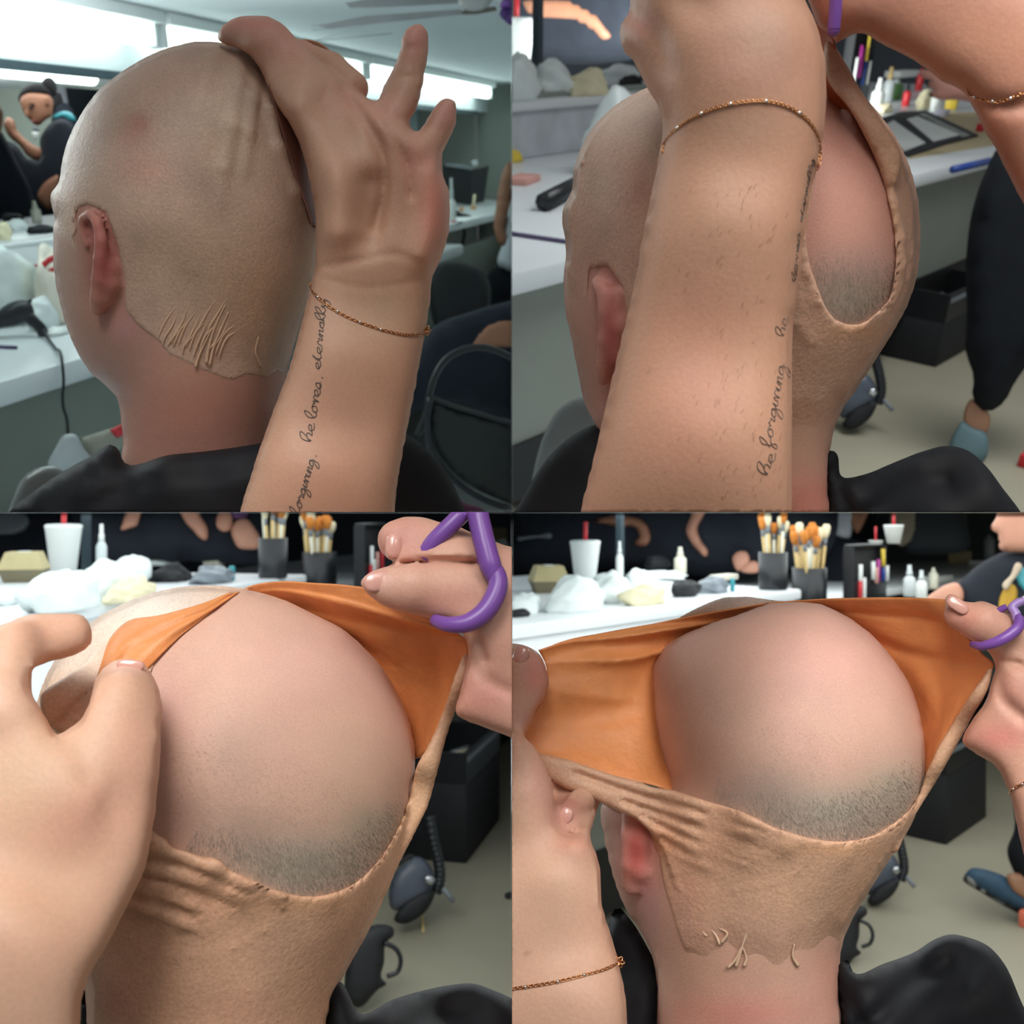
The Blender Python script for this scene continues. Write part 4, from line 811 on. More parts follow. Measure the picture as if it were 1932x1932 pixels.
C = paint(v, V, (208, 158, 122), [(600, 350, 360, 150, (226, 208, 192), .95), (300, 560, 200, 160, (224, 200, 180), .9), (700, 1450, 300, 110, (208, 150, 112), .5), (1580, 1050, 110, 260, (226, 178, 132), .7), (1200, 1650, 300, 140, (204, 156, 122), .6), (500, 1700, 140, 130, (188, 140, 112), .6), (420, 1850, 120, 100, (184, 124, 104), .7), (1150, 1480, 220, 30, (214, 158, 110), .6), (330, 760, 100, 80, (200, 146, 112), .8), (900, 1880, 300, 80, (198, 142, 112), .5)])
cap3 = mk('bald_cap', V, Q, CAPM, 2, parent=man3, col=C, label='tan latex bald cap torn open at the back, folds below the tear')
wr = lambda n, s, a=10: (lambda U, W: a*np.sin(W*n*3.1+U*s))
on3 = lambda L: [(x, y, float(h3.front(x, y))-l) for x, y, l in L]
V, Q = loft(v, [on3([(320, 800, 130), (352, 680, 120), (385, 560, 110), (425, 465, 95), (480, 415, 85), (600, 392, 70), (760, 348, 50), (868, 305, 40)]), on3([(345, 790, 100), (390, 680, 90), (440, 580, 85), (500, 510, 70), (570, 470, 60), (680, 420, 45), (800, 365, 30), (885, 306, 28)]), on3([(420, 800, 40), (470, 700, 40), (530, 620, 26), (590, 558, 20), (680, 470, 14), (770, 400, 12), (850, 335, 10), (905, 303, 10)])], 60, 26, wr(4, 3, 7))
mk('cap_lining', V, Q, ORANGE, 2, parent=cap3, label='orange inside of the cap, left side')
V, Q = loft(v, [[(880, 305, 130), (960, 275, 110), (1060, 262, 70), (1180, 268, 0), (1300, 275, -80), (1400, 292, -160), (1480, 330, -230)],
 [(930, 312, 160), (1050, 300, 110), (1180, 318, 40), (1300, 340, -30), (1420, 370, -110), (1540, 400, -190), (1680, 440, -260)],
 [(1050, 350, 190), (1200, 390, 120), (1330, 430, 60), (1440, 450, 0), (1560, 470, -80), (1670, 480, -190), (1762, 490, -290)],
 [(1250, 480, 230), (1400, 540, 170), (1480, 590, 130), (1570, 610, 30), (1640, 610, -60), (1700, 600, -170), (1762, 545, -310)],
 [(1400, 700, 240), (1500, 760, 180), (1550, 800, 120), (1590, 800, 40), (1630, 760, -40), (1680, 700, -140), (1735, 620, -270)],
 [(1480, 900, 200), (1540, 930, 130), (1570, 930, 60), (1585, 925, 10), (1600, 910, -30), (1625, 870, -70), (1670, 770, -140)]], 60, 50, lambda U, W: 26*np.exp(-((W-.17-.10*U)/.055)**2)*np.clip(U*2.5, 0, 1)*-1+22*np.exp(-((W-.34)/.06)**2)+12*np.sin(U*9+W*4))
mk('cap_lining', V, Q, ORANGE, 2, parent=cap3, label='orange inside of the cap, right side')
V, Q = inflate(v, [(1225, 2010), (1228, 1880), (1245, 1780), (1275, 1770), (1330, 1850), (1350, 1890), (1480, 1840), (1620, 1800), (1700, 1785), (1790, 1780), (1850, 1800), (1960, 1850), (2150, 1980), (2200, 2400), (1300, 2480), (1215, 2300)], 240, 1.6, [(1250, 1850, 60), (1700, 1820, 700), (1400, 1990, 100), (1950, 1950, 600)], n=34, strokes=[([(1340, 1880), (1350, 1960)], 20, 30), ([(1500, 1990), (1620, 1900), (1800, 1880)], 34, 34)])
mk('cape', V, Q, CAPE, 2, parent=man3, label='black salon cape over shoulder and knee')
V, Q = inflate(v, [(200, 2400), (300, 2050), (302, 1860), (318, 1800), (340, 1850), (400, 2050), (420, 2400)], 120, 1.6, 60, n=14)
mk('cape', V, Q, CAPE, 2, parent=man3)
# left hand
LH3 = [(-320, 420), (-120, 440), (0, 432), (100, 392), (190, 382), (265, 380), (318, 396), (343, 440), (346, 485), (322, 520), (250, 546), (160, 574), (100, 600), (82, 632), (92, 668), (118, 700), (150, 745), (185, 805), (214, 856), (250, 830), (310, 800), (338, 740), (352, 670), (375, 610), (412, 575), (462, 556), (512, 556), (556, 590), (588, 640), (607, 710), (603, 820), (594, 1000), (574, 1190), (545, 1340), (500, 1440), (440, 1560), (382, 1665), (345, 1725), (312, 1810), (292, 2030), (260, 2420), (-380, 2420), (-360, 1900)]
l3 = Body(v, LH3, 190, [(300, 450, -560), (480, 600, -560), (100, 800, -680), (300, 1100, -700), (0, 1700, -820), (450, 1100, -660)], strokes=[([(-60, 560), (60, 600), (110, 660), (160, 760)], 30, 20), ([(220, 840), (300, 900), (330, 1000)], 40, 14), ([(395, 600), (450, 585), (520, 590)], 7, 4)])
f = Field(v, .0024).pad(l3.pad, l3.t0).ell(420, 900, -700, 130, 300, 120, 8, 80).ell(120, 1150, -760, 230, 260, 120, 20, 90).chain([(60, 480, -700, 60), (20, 760, -760, 90)], 60)
V, Q = f.mesh(1)
C = paint(v, V, (218, 168, 136), [(200, 440, 160, 60, (222, 162, 134), .6), (60, 700, 120, 140, (224, 176, 150), .5), (300, 1150, 200, 160, (218, 150, 124), .6), (480, 580, 70, 30, (226, 180, 165), .7), (500, 900, 90, 260, (212, 150, 124), .5), (80, 1000, 180, 140, (214, 176, 138), .6)])
art3 = thing('person', 'pair of bare hands pulling the torn cap apart, purple scissors looped on one', 'person', v.pt(120, 1930, -820))
mk('arm', V, Q, SKIN, 2, parent=art3, col=C)
nail(v, (492, 578), float(l3.front(492, 578))-16, 52, 22, 6, art3, 2)
# right hand: finger, thumb and palm
RH3 = [(1440, 110), (1455, 58), (1505, 24), (1590, 20), (1680, 48), (1790, 95), (1900, 130), (2050, 150), (2300, 160), (2300, 900), (2050, 880), (1932, 850), (1830, 812), (1760, 785), (1722, 765), (1735, 690), (1758, 600), (1770, 540), (1755, 470), (1720, 430), (1640, 405), (1560, 385), (1480, 365), (1425, 340), (1385, 298), (1358, 268), (1395, 232), (1470, 203), (1500, 197), (1462, 172)]
r3 = Body(v, RH3, 150, [(1480, 100, -330), (1400, 270, -420), (1700, 300, -420), (1900, 400, -420), (1800, 700, -380)], strokes=[([(1505, 197), (1640, 186), (1800, 190)], 13, 70), ([(1740, 440), (1790, 470), (1830, 560)], 20, 30), ([(1780, 560), (1850, 640), (1932, 680)], 26, 16)])
f = Field(v, .0022).pad(r3.pad, r3.t0)
f.chain([(1425, 270, -440, 52), (1560, 285, -460, 92), (1740, 300, -450, 98), (1880, 330, -430, 100)], 20).chain([(1500, 105, -360, 78), (1700, 130, -350, 80), (1880, 210, -360, 90)], 16)
V, Q = f.mesh(1)
C = paint(v, V, (214, 160, 134), [(1520, 100, 110, 90, (206, 138, 124), .8), (1450, 260, 90, 60, (220, 170, 150), .6), (1700, 320, 160, 60, (208, 142, 120), .6), (1830, 700, 150, 120, (196, 120, 104), .7), (1880, 520, 110, 120, (198, 136, 116), .5), (1600, 360, 120, 30, (206, 132, 116), .5)])
mk('arm', V, Q, SKIN, 2, parent=art3, col=C)
nail(v, (1435, 258), -500, 64, 40, -8, art3, 2); nail(v, (1490, 120), -445, 34, 52, 10, art3, 2)
# scissors
sc3 = thing('scissors', 'purple plastic scissors looped over the thumb at upper right', 'scissors', v.pt(1840, 300, -520))
m = v.rad(1800, 300, -560, 1.)
ring = v.pts([1640, 1690, 1760, 1820, 1866, 1880, 1862, 1838, 1815], [408, 424, 420, 385, 320, 260, 215, 190, 176], [-500, -560, -590, -600, -600, -590, -570, -540, -500])
MB().tube(ring, lambda u: m*(24+16*math.sin(u*3.14)), 12, 6).obj('handle_loop', PURPLE, 2, parent=sc3)
MB().tube(v.pts([1872, 1852, 1826, 1806, 1790], [270, 205, 110, 20, -60], [-585, -580, -565, -545, -520]), lambda u: m*(26+18*min(1, u*4)), 12, 6).obj('handle', PURPLE, 2, parent=sc3)
MB().tube(v.pts([1595, 1640, 1690, 1740, 1790], [170, 110, 60, 10, -50], [-440, -470, -490, -500, -505]), m*36, 12, 6).obj('handle', PURPLE, 2, parent=sc3)
MB().tube(v.pts([1545, 1580, 1620, 1650], [196, 182, 150, 100], [-380, -410, -440, -460]), m*24, 10, 6).obj('handle_loop', PURPLE, 2, parent=sc3)
# ---------------------------------------------------------------- lower right picture: cap stretched wide between two hands
v = View(3, .63)
man4 = thing('person', 'man with a reddened ear, shaved crown framed by the stretched orange cap', 'person', v.pt(880, 1900, 0))
HEAD4 = [(336, 1110), (345, 1200), (370, 1320), (405, 1440), (440, 1510), (480, 1570), (525, 1660), (548, 1760), (542, 2010), (540, 2320), (1250, 2320), (1247, 2010), (1243, 1900), (1232, 1780), (1235, 1700), (1262, 1560), (1330, 1440), (1420, 1300), (1500, 1170), (1550, 1020), (1555, 900), (1540, 780), (1498, 650), (1440, 560), (1360, 470), (1270, 400), (1170, 352), (1060, 340), (960, 352), (860, 388), (760, 420), (640, 470), (560, 530), (532, 600), (529, 700), (546, 850), (566, 950), (586, 1030), (500, 1062), (380, 1075)]
h4 = Body(v, HEAD4, 1000, [(1040, 800, 0), (450, 1250, 140), (900, 1850, 120)])
f = Field(v, .0022).pad(h4.pad, h4.t0)
print('EAR4', [(x, y, float(h4.front(x, y))) for x, y in ((430, 1150), (470, 1250), (480, 1380), (440, 1430))])
on4 = lambda L: [(x, y, float(h4.front(x, y))-l, r) for x, y, l, r in L]
f.chain(on4([(438, 1110, 50, 28), (444, 1220, 70, 32), (442, 1330, 70, 30), (446, 1412, 54, 32)]), 14).chain(on4([(478, 1150, 24, 34), (490, 1250, 30, 36), (484, 1350, 26, 34), (466, 1410, 24, 28)]), 24)
V, Q = f.mesh(1)
GREY = (172, 159, 141)
C = paint(v, V, (208, 160, 138), [(1150, 560, 280, 170, (220, 164, 148), .75), (800, 800, 230, 220, (186, 146, 128), .6), (680, 1000, 140, 160, (176, 130, 110), .5), (1200, 1130, 330, 110, GREY, .95), (1440, 1040, 120, 110, (170, 156, 134), .85), (960, 1050, 160, 100, (164, 140, 124), .7), (470, 1280, 80, 190, (190, 74, 62), .95), (900, 1700, 450, 160, (198, 150, 124), .95), (850, 1900, 320, 90, (206, 124, 106), .7), (430, 1500, 60, 90, (178, 136, 126), .6), (520, 1500, 50, 110, (200, 150, 150), .6), (380, 1200, 50, 150, (196, 150, 136), .6), (1220, 1750, 80, 160, (206, 132, 112), .5), (600, 620, 80, 140, (186, 138, 118), .4)])  # darker left and lower left: the crown's shaded side painted in
mk('head', V, Q, SCALP, 3, parent=man4, col=C)
stubble(h4, 3000, [(780, 980), (900, 1030), (1150, 1060), (1330, 1010), (1520, 900), (1550, 920), (1548, 1010), (1500, 1110), (1420, 1180), (1330, 1225), (1240, 1240), (1100, 1220), (1000, 1190), (900, 1140), (760, 1090)], 8, man4, 3, (8, 17), lambda x, y: ((x-1000)*.25+40, 190), 6)
stubble(h4, 600, [(560, 700), (760, 640), (1000, 760), (1250, 820), (1400, 940), (1150, 1060), (900, 1030), (640, 1040)], 9, man4, 3, (6, 12), lambda x, y: (120, (y-700)*.4+30), 8, .45)
OPEN4 = [(540, 540), (650, 455), (760, 400), (880, 352), (960, 335), (1060, 325), (1180, 340), (1290, 398), (1380, 470), (1460, 560), (1520, 650), (1570, 800), (1600, 900), (1562, 985), (1550, 1030), (1510, 1110), (1465, 1155), (1420, 1188), (1375, 1214), (1330, 1230), (1285, 1240), (1240, 1242), (1160, 1236), (1100, 1224), (1050, 1210), (1000, 1194), (950, 1170), (900, 1144), (830, 1118), (760, 1097), (680, 1072), (592, 1046), (520, 1036), (470, 1000), (470, 900), (480, 700)]
f = Field(v, .0019).pad(h4.pad, h4.t0, grow=lambda x, y: .0018-.0036*np.clip((y+30*np.sin(x/58.)+16*np.sin(x/21.+1)+.10*np.abs(x-900)-1590)/170, 0, 1))
f.pad(Pad([(72, 915), (180, 926), (290, 962), (400, 998), (500, 1022), (592, 1046), (680, 1072), (760, 1097), (830, 1118), (900, 1144), (1000, 1194), (1090, 1222), (1120, 1300), (1040, 1390), (900, 1420), (800, 1440), (700, 1440), (640, 1440), (590, 1330), (555, 1255), (470, 1160), (400, 1128), (320, 1088), (200, 1042), (118, 990)], 46, 1.7,
 strokes=[([(240, 985), (450, 1060), (700, 1130), (1040, 1240)], 12, 30), ([(420, 1090), (700, 1190), (1000, 1290)], 12, 30), ([(480, 1140), (700, 1250), (980, 1350)], 12, 30), ([(560, 1230), (720, 1330), (880, 1400)], 14, 26)]), [(90, 940, -270), (300, 1020, -250), (520, 1110, -250)]+[(x, y, float(h4.front(x, y))+o) for x, y, o in ((700, 1130, -40), (700, 1230, -10), (900, 1180, -10), (1050, 1260, 15), (1100, 1290, 90), (1030, 1380, 115), (900, 1410, 120), (780, 1430, 120), (660, 1430, 100), (600, 1320, 20), (880, 1300, 40))], 56)
f.pad(Pad([(1812, 575), (1806, 640), (1745, 760), (1690, 860), (1640, 950), (1565, 1075), (1500, 1180), (1440, 1290), (1420, 1240), (1470, 1160), (1520, 1090), (1552, 1000), (1600, 900), (1660, 800), (1720, 705), (1775, 625)], 34, 1.7), [(1790, 620, -250), (1640, 900, -110), (1540, 1080, -50), (1450, 1240, -60)], 30)
for L in ([(590, 1085, 40, 15), (760, 1140, 24, 15), (900, 1190, 8, 13), (1020, 1240, -4, 8)], [(590, 1150, 40, 17), (740, 1200, 22, 16), (880, 1250, 8, 14), (1000, 1300, -4, 9)], [(600, 1215, 34, 17), (730, 1262, 18, 16), (860, 1312, 4, 13), (970, 1350, -6, 8)], [(620, 1290, 24, 15), (720, 1330, 12, 14), (820, 1375, 0, 10), (880, 1400, -8, 7)]):
    f.chain(on4(L), 10)
f.chain([(560, 1270, -170, 26), (610, 1370, -200, 30), (680, 1475, -190, 14)], 30).chain([(760, 1430, -300, 16), (740, 1510, -290, 10)], 24)
f.pad(Pad([(620, 408), (720, 352), (800, 322), (880, 318), (960, 328), (1080, 345), (960, 352), (860, 384), (740, 405)], 30, 1.7), [(700, 380, 260), (900, 330, 220), (1080, 345, 160)], 20)
f.polycut(spline(OPEN4, 3), False, tlim=130)
f.polycut([(40, 290), (1000, 290), (1120, 320), (1990, 320), (1990, 1860), (1240, 1860), (700, 1860), (650, 1660), (612, 1540), (575, 1420), (552, 1290), (472, 1164), (400, 1132), (320, 1092), (200, 1046), (116, 994), (40, 900)])
V, Q = f.mesh(1)
C = paint(v, V, (204, 156, 122), [(850, 340, 220, 40, (240, 224, 210), .95), (300, 1010, 260, 60, (212, 168, 134), .6), (700, 1250, 260, 130, (204, 150, 112), .5), (1620, 950, 110, 260, (220, 172, 130), .7), (1150, 1450, 260, 140, (198, 154, 120), .6), (640, 1420, 60, 100, (212, 150, 108), .6), (900, 1600, 240, 110, (188, 144, 116), .6), (1240, 1275, 200, 26, (210, 156, 108), .6), (560, 1250, 60, 60, (214, 138, 84), .6), (900, 1660, 450, 110, (198, 150, 124), .9), (640, 1540, 60, 160, (196, 148, 126), .8)])
cap4 = mk('bald_cap', V, Q, CAPM, 3, parent=man4, col=C, label='tan latex bald cap stretched into two wide flaps')
fold4 = lambda U, W: 64*np.abs(np.sin((W-U*.22)*15))**.7*np.exp(-((U-.52)/.34)**2)*np.clip((.66-W)*3, 0, 1)+8*np.sin(W*9+U*7)
V, Q = loft(v, [[(100, 522, -260), (200, 486, -230), (350, 456, -150), (560, 416, -60), (760, 378, 20), (960, 345, 110)],
 [(125, 570, -250), (250, 540, -200), (400, 515, -120), (560, 470, -30), (720, 430, 80), (900, 385, 180)],
 [(130, 660, -245), (280, 640, -180), (430, 610, -100), (540, 560, 0), (650, 520, 120), (800, 480, 200)],
 [(60, 800, -260), (230, 800, -190), (400, 780, -110), (520, 740, -20), (600, 720, 90), (700, 700, 200)],
 [(42, 868, -270), (200, 900, -235), (380, 920, -160), (530, 920, -70), (600, 900, 20), (700, 880, 160)],
 [(70, 915, -275), (220, 945, -245), (400, 1002, -205), (520, 1028, -170), (600, 1052, -130), (680, 1080, -60)]], 76, 60, fold4)
mk('cap_lining', V, Q, ORANGE, 3, parent=cap4, label='orange inside of the cap stretched to the left hand')
V, Q = loft(v, [[(960, 345, 130), (1120, 332, 60), (1350, 324, -50), (1500, 324, -120), (1642, 330, -200)],
 [(1060, 362, 180), (1240, 380, 90), (1420, 400, 10), (1580, 410, -80), (1700, 450, -200)],
 [(1180, 430, 210), (1340, 450, 120), (1480, 490, 30), (1640, 510, -80), (1780, 540, -220)],
 [(1330, 560, 220), (1440, 580, 130), (1540, 610, 40), (1680, 600, -90), (1816, 575, -250)],
 [(1440, 740, 210), (1520, 760, 110), (1580, 760, 30), (1660, 710, -70), (1770, 640, -210)],
 [(1500, 900, 180), (1545, 920, 80), (1570, 900, 20), (1620, 840, -50), (1700, 740, -140)],
 [(1530, 1010, 120), (1552, 1010, 50), (1562, 990, 10), (1585, 950, -30), (1640, 850, -90)]], 64, 56, lambda U, W: 16*np.exp(-((W-.12-.04*U)/.035)**2)+26*np.exp(-((W-.36-.10*U)/.05)**2)*np.clip(1.2-U, 0, 1)-30*np.exp(-((U-.42)/.10)**2-((W-.58)/.10)**2)+7*np.sin(U*11+W*5))
mk('cap_lining', V, Q, ORANGE, 3, parent=cap4, label='orange inside of the cap stretched to the right hand')
for pts in ([(905, 1530), (880, 1600), (860, 1670), (845, 1715)], [(890, 1590), (862, 1650), (835, 1700), (815, 1718)], [(870, 1640), (884, 1690), (876, 1712)], [(740, 1560), (770, 1600), (785, 1632)], [(700, 1560), (735, 1600)], [(1065, 1630), (1060, 1680), (1080, 1712)], [(780, 1570), (812, 1590), (790, 1625)]):
    S = spline(pts, 6, False); MB().tube(h4.at(S[:, 0], S[:, 1], 9), lambda u: v.s0*(2+4*u), 6, 0).obj('latex_strand', LW, 3, parent=cap4)
V, Q = inflate(v, [(1236, 2010), (1238, 1900), (1228, 1780), (1240, 1700), (1262, 1690), (1290, 1740), (1400, 1705), (1520, 1660), (1600, 1610), (1650, 1594), (1720, 1605), (1800, 1640), (1840, 1680), (1932, 1870), (2060, 2100), (2100, 2400), (1300, 2450), (1240, 2300)], 260, 1.6, [(1250, 1800, 60), (1650, 1640, 620), (1300, 1950, 60), (1850, 1900, 480)], n=38, strokes=[([(1290, 1960), (1380, 1900), (1500, 1780), (1640, 1700)], 36, 46), ([(1262, 1800), (1300, 1900), (1370, 2000)], 20, 30), ([(1500, 1990), (1560, 1880), (1700, 1790)], 40, 30)])
mk('cape', V, Q, CAPE, 3, parent=man4, label='black salon cape over shoulder and knee')
V, Q = inflate(v, [(200, 2400), (290, 2050), (340, 1640), (360, 1560), (400, 1490), (440, 1530), (500, 1620), (545, 1720), (560, 1860), (545, 2050), (545, 2400)], 160, 1.6, [(400, 1600, 240), (500, 1900, 120)], n=22, strokes=[([(420, 1700), (450, 1800), (440, 1900)], 26, 30)])
mk('cape', V, Q, CAPE, 3, parent=man4)
# left hand with bracelet
LH4 = [(-300, 480), (-80, 505), (0, 498), (48, 505), (100, 535), (128, 600), (136, 650), (118, 705), (78, 748), (62, 800), (42, 862), (70, 930), (108, 975), (160, 1000), (220, 1030), (320, 1075), (326, 1100), (308, 1160), (292, 1230), (322, 1310), (330, 1420), (345, 1520), (378, 1620), (400, 1700), (420, 1800), (442, 2020), (500, 2420), (-380, 2420), (-340, 2000)]
l4 = Body(v, LH4, 180, [(60, 600, -330), (60, 900, -360), (60, 1050, -400), (180, 1030, -150), (300, 1080, -130), (215, 1150, -300), (250, 1270, -420), (150, 1400, -440), (200, 1900, -500), (-200, 1400, -480)], strokes=[([(-100, 800), (0, 838), (42, 862)], 16, 40), ([(42, 862), (80, 960), (140, 1085), (152, 1170), (200, 1215), (290, 1200)], 16, 60), ([(160, 1060), (230, 1040), (290, 1060)], 40, 60), ([(-60, 1000), (40, 1200), (60, 1280)], 20, 8)])
f = Field(v, .0021).pad(l4.pad, l4.t0).ell(50, 1080, -480, 110, 240, 110, -14, 60).ell(110, 1500, -500, 200, 260, 100, 8, 90).chain([(40, 600, -390, 78), (10, 740, -400, 80)], 40).chain([(205, 1142, -412, 42), (248, 1100, -310, 48), (300, 1062, -170, 50)], 6)
V, Q = f.mesh(1)
C = paint(v, V, (212, 164, 134), [(90, 610, 60, 90, (216, 130, 118), .85), (40, 780, 60, 60, (214, 150, 134), .5), (200, 1150, 70, 60, (200, 130, 116), .7), (100, 1020, 60, 120, (214, 150, 134), .5), (230, 1260, 90, 60, (218, 146, 122), .7), (150, 1500, 200, 200, (216, 170, 138), .6), (330, 1600, 80, 200, (214, 158, 128), .5), (60, 1665, 7, 8, (130, 84, 64), .8), (220, 1100, 60, 30, (168, 96, 84), .6)])
art4 = thing('person', 'pair of bare hands stretching the cap out sideways, bracelet on the lower left wrist', 'person', v.pt(200, 1930, -500))
mk('arm', V, Q, SKIN, 3, parent=art4, col=C)
nail(v, (28, 545), float(l4.front(28, 545))-36, 30, 44, 20, art4, 3); nail(v, (200, 1146), -462, 26, 32, 25, art4, 3)
bracelet(l4, [(-60, 1812), (0, 1800), (55, 1792), (172, 1772), (280, 1745), (360, 1722), (398, 1704)], (.26, .5, .72), art4, 3, 'rose gold chain bracelet with beads and a flower charm', charm=(404, 1697), r=5.2, pitch=10)
# right hand
RH4 = [(1632, 340), (1640, 312), (1655, 306), (1690, 328), (1716, 344), (1780, 338), (1842, 368), (1932, 440), (2060, 540), (2180, 720), (2250, 1000), (2320, 1450), (2420, 2050), (2100, 2080), (2000, 1600), (1960, 1400), (1932, 1290), (1905, 1170), (1885, 1080), (1866, 1030), (1830, 962), (1760, 915), (1702, 872), (1735, 790), (1792, 710), (1812, 640), (1826, 585), (1800, 528), (1740, 482), (1680, 448), (1645, 408)]
r4 = Body(v, RH4, 150, [(1660, 380, -250), (1800, 430, -260), (1932, 600, -260), (1800, 850, -220), (2000, 1200, -240)], strokes=[([(1800, 530), (1850, 560), (1932, 580)], 12, 30), ([(1830, 590), (1850, 700), (1932, 780)], 22, 22), ([(1780, 365), (1795, 385), (1792, 402)], 6, 4)])
f = Field(v, .0021).pad(r4.pad, r4.t0).chain([(1690, 390, -300, 58), (1780, 420, -310, 76), (1900, 480, -300, 80)], 20)
V, Q = f.mesh(1)
C = paint(v, V, (206, 152, 126), [(1700, 400, 80, 60, (214, 138, 118), .8), (1850, 420, 80, 50, (216, 156, 130), .5), (1850, 850, 110, 60, (208, 116, 104), .85), (1900, 680, 70, 90, (188, 120, 104), .6), (1880, 980, 90, 120, (198, 140, 116), .5)])
mk('arm', V, Q, SKIN, 3, parent=art4, col=C)
nail(v, (1684, 350), -368, 44, 24, 38, art4, 3)
bracelet(r4, [(1872, 1062), (1890, 1046), (1915, 1032), (1960, 1010)], (.3, .7), art4, 3, 'thin chain bracelet on the right wrist', r=5, pitch=11)
sc4 = thing('scissors', 'purple plastic scissors with steel blades on the right thumb', 'scissors', v.pt(1900, 440, -420))
m = v.rad(1850, 440, -400, 1.)
MB().tube(v.pts([1738, 1780, 1830, 1880, 1908, 1914, 1900], [500, 505, 490, 462, 435, 405, 385], [-330, -390, -410, -415, -410, -395, -370]), lambda u: m*(14+8*math.sin(u*3.14)), 12, 6).obj('handle_loop', PURPLE, 3, parent=sc4)
MB().tube(v.pts([1906, 1900, 1888, 1905, 1940], [410, 380, 362, 345, 330], [-385, -380, -375, -372, -370]), m*17, 10, 6).obj('handle', mat('lilac_plastic', (170, 140, 205), .35), 3, parent=sc4)
MB().tube(v.pts([1830, 1850, 1868], [378, 366, 358], [-345, -352, -358]), m*14, 10, 6).obj('handle_loop', PURPLE, 3, parent=sc4)
MB().tube(v.pts([1900, 1940, 1990], [342, 318, 285], [-372, -372, -372]), m*11, 8, 4).obj('blade', STEEL, 3, parent=sc4)
# ---------------------------------------------------------------- upper left room: things
TUBE = mat('lit_fluorescent_tube', (235, 255, 248), .4, var=0, emit=5.0); LAMPB = mat('white_lamp_housing', (226, 232, 232), .45, var=.02)
for k, (a0, a1, lb) in enumerate(((.9, 2.965, 'lit fluorescent tube light nearest the picture edge, above the mirror'), (2.995, 4.58, 'lit fluorescent tube light running behind the thumb'), (4.64, 6.69, 'lit fluorescent tube light behind the raised ring finger'))):
    t = thing('fluorescent_light', lb, 'light', R1.W((a0+a1)/2, 2.06, .39), 'fluorescent lights over the mirror')
    R1.box('lamp_housing', a0, a1, 1.96, 2.118, .362, .398, LAMPB, .004, parent=t)
    MB(R1.M(R1.W(a0+.02, 2.02, .326))).lathe([(.018, 0), (.031, .02), (.031, a1-a0-.06), (.018, a1-a0-.04)], 16, axis='x').obj('tube', TUBE, 0, parent=t)
    for a in (a0, a1-.02): R1.box('end_cap', a, a+.02, 1.99, 2.05, .295, .365, LAMPB, .003, parent=t)
t = thing('fluorescent_light', 'lit fluorescent tube light reflected in the mirror above the woman', 'light', R1.W(4.9, 4.0, .4))
MB(R1.M(R1.W(4.50, 4.0, .372))).lathe([(.02, 0), (.042, .03), (.042, .74), (.02, .77)], 16, axis='x').obj('tube', TUBE, 0, parent=t); R1.box('lamp_housing', 4.45, 5.3, 3.9, 4.1, .415, .42, LAMPB, parent=t)
MB(R1.M(R1.W(3.6, 4.0, .372))).lathe([(.02, 0), (.042, .03), (.042, .80), (.02, .84)], 16, axis='x').obj('tube', TUBE, 0, parent=t)
# hair dryer on the counter
P = R1.on_h(60, 1265, -.45); k = R1.size(P, 1.)
t = thing('hair_dryer', 'black hair dryer lying on the counter, its cord hanging over the edge', 'hair dryer', P)
w1 = View(0, np.linalg.norm(P)*.985)
w1 = View(0, float(np.array(P) @ View(0, 1).e3)-.03)
mb = MB(); A = w1.pt(-120, 1235); B = w1.pt(45, 1170); C_ = w1.pt(105, 1160); mm = w1.rad(60, 1200, 0, 1.)
V, Q = inflate(w1, [(-200, 1185), (-80, 1210), (-20, 1180), (30, 1145), (75, 1132), (108, 1136), (128, 1165), (130, 1195), (112, 1212), (60, 1232), (0, 1240), (-100, 1265), (-200, 1270)], 60, 1.6, 0, n=20); mk('barrel', V, Q, BLK, 0, parent=t)
V, Q = inflate(w1, [(85, 1190), (120, 1180), (150, 1205), (178, 1238), (182, 1262), (168, 1278), (150, 1276), (135, 1250), (95, 1215)], 30, 1.6, -14, n=16); mk('handle', V, Q, BLK, 0, parent=t)
V, Q = inflate(w1, [(98, 1140), (122, 1128), (120, 1140), (104, 1150)], 10, 1.6, 0, n=10); mk('switch', V, Q, BLK, 0, parent=t)
_ = [(166, 1270, 0), (185, 1290, -20), (215, 1330, -60), (236, 1385, -110), (240, 1440, -120), (236, 1500, -120), (240, 1540, -120), (252, 1580, -120), (256, 1640, -120), (254, 1710, -120), (246, 1765, -120)]
MB().tube([R1.on_h(166, 1272, -.45)+R1.up*.02, R1.on_h(185, 1292, -.45)+R1.up*.008, R1.on_h(210, 1325, -.45)+R1.up*.007]+[R1.on_b(x, y, -1.50) for x, y in ((236, 1385), (240, 1440), (236, 1500), (240, 1540), (252, 1580), (256, 1640), (254, 1710), (246, 1790))], lambda u: .0045-.0012*min(1, u*3), 8, 6).obj('cord', BLK, 0, parent=t)
rod('pencil', R1, (-60, 1312), (64, 1318), -.45, 7, LILACG, 'short purple pencil lying at the left edge of the counter', 'pencil')
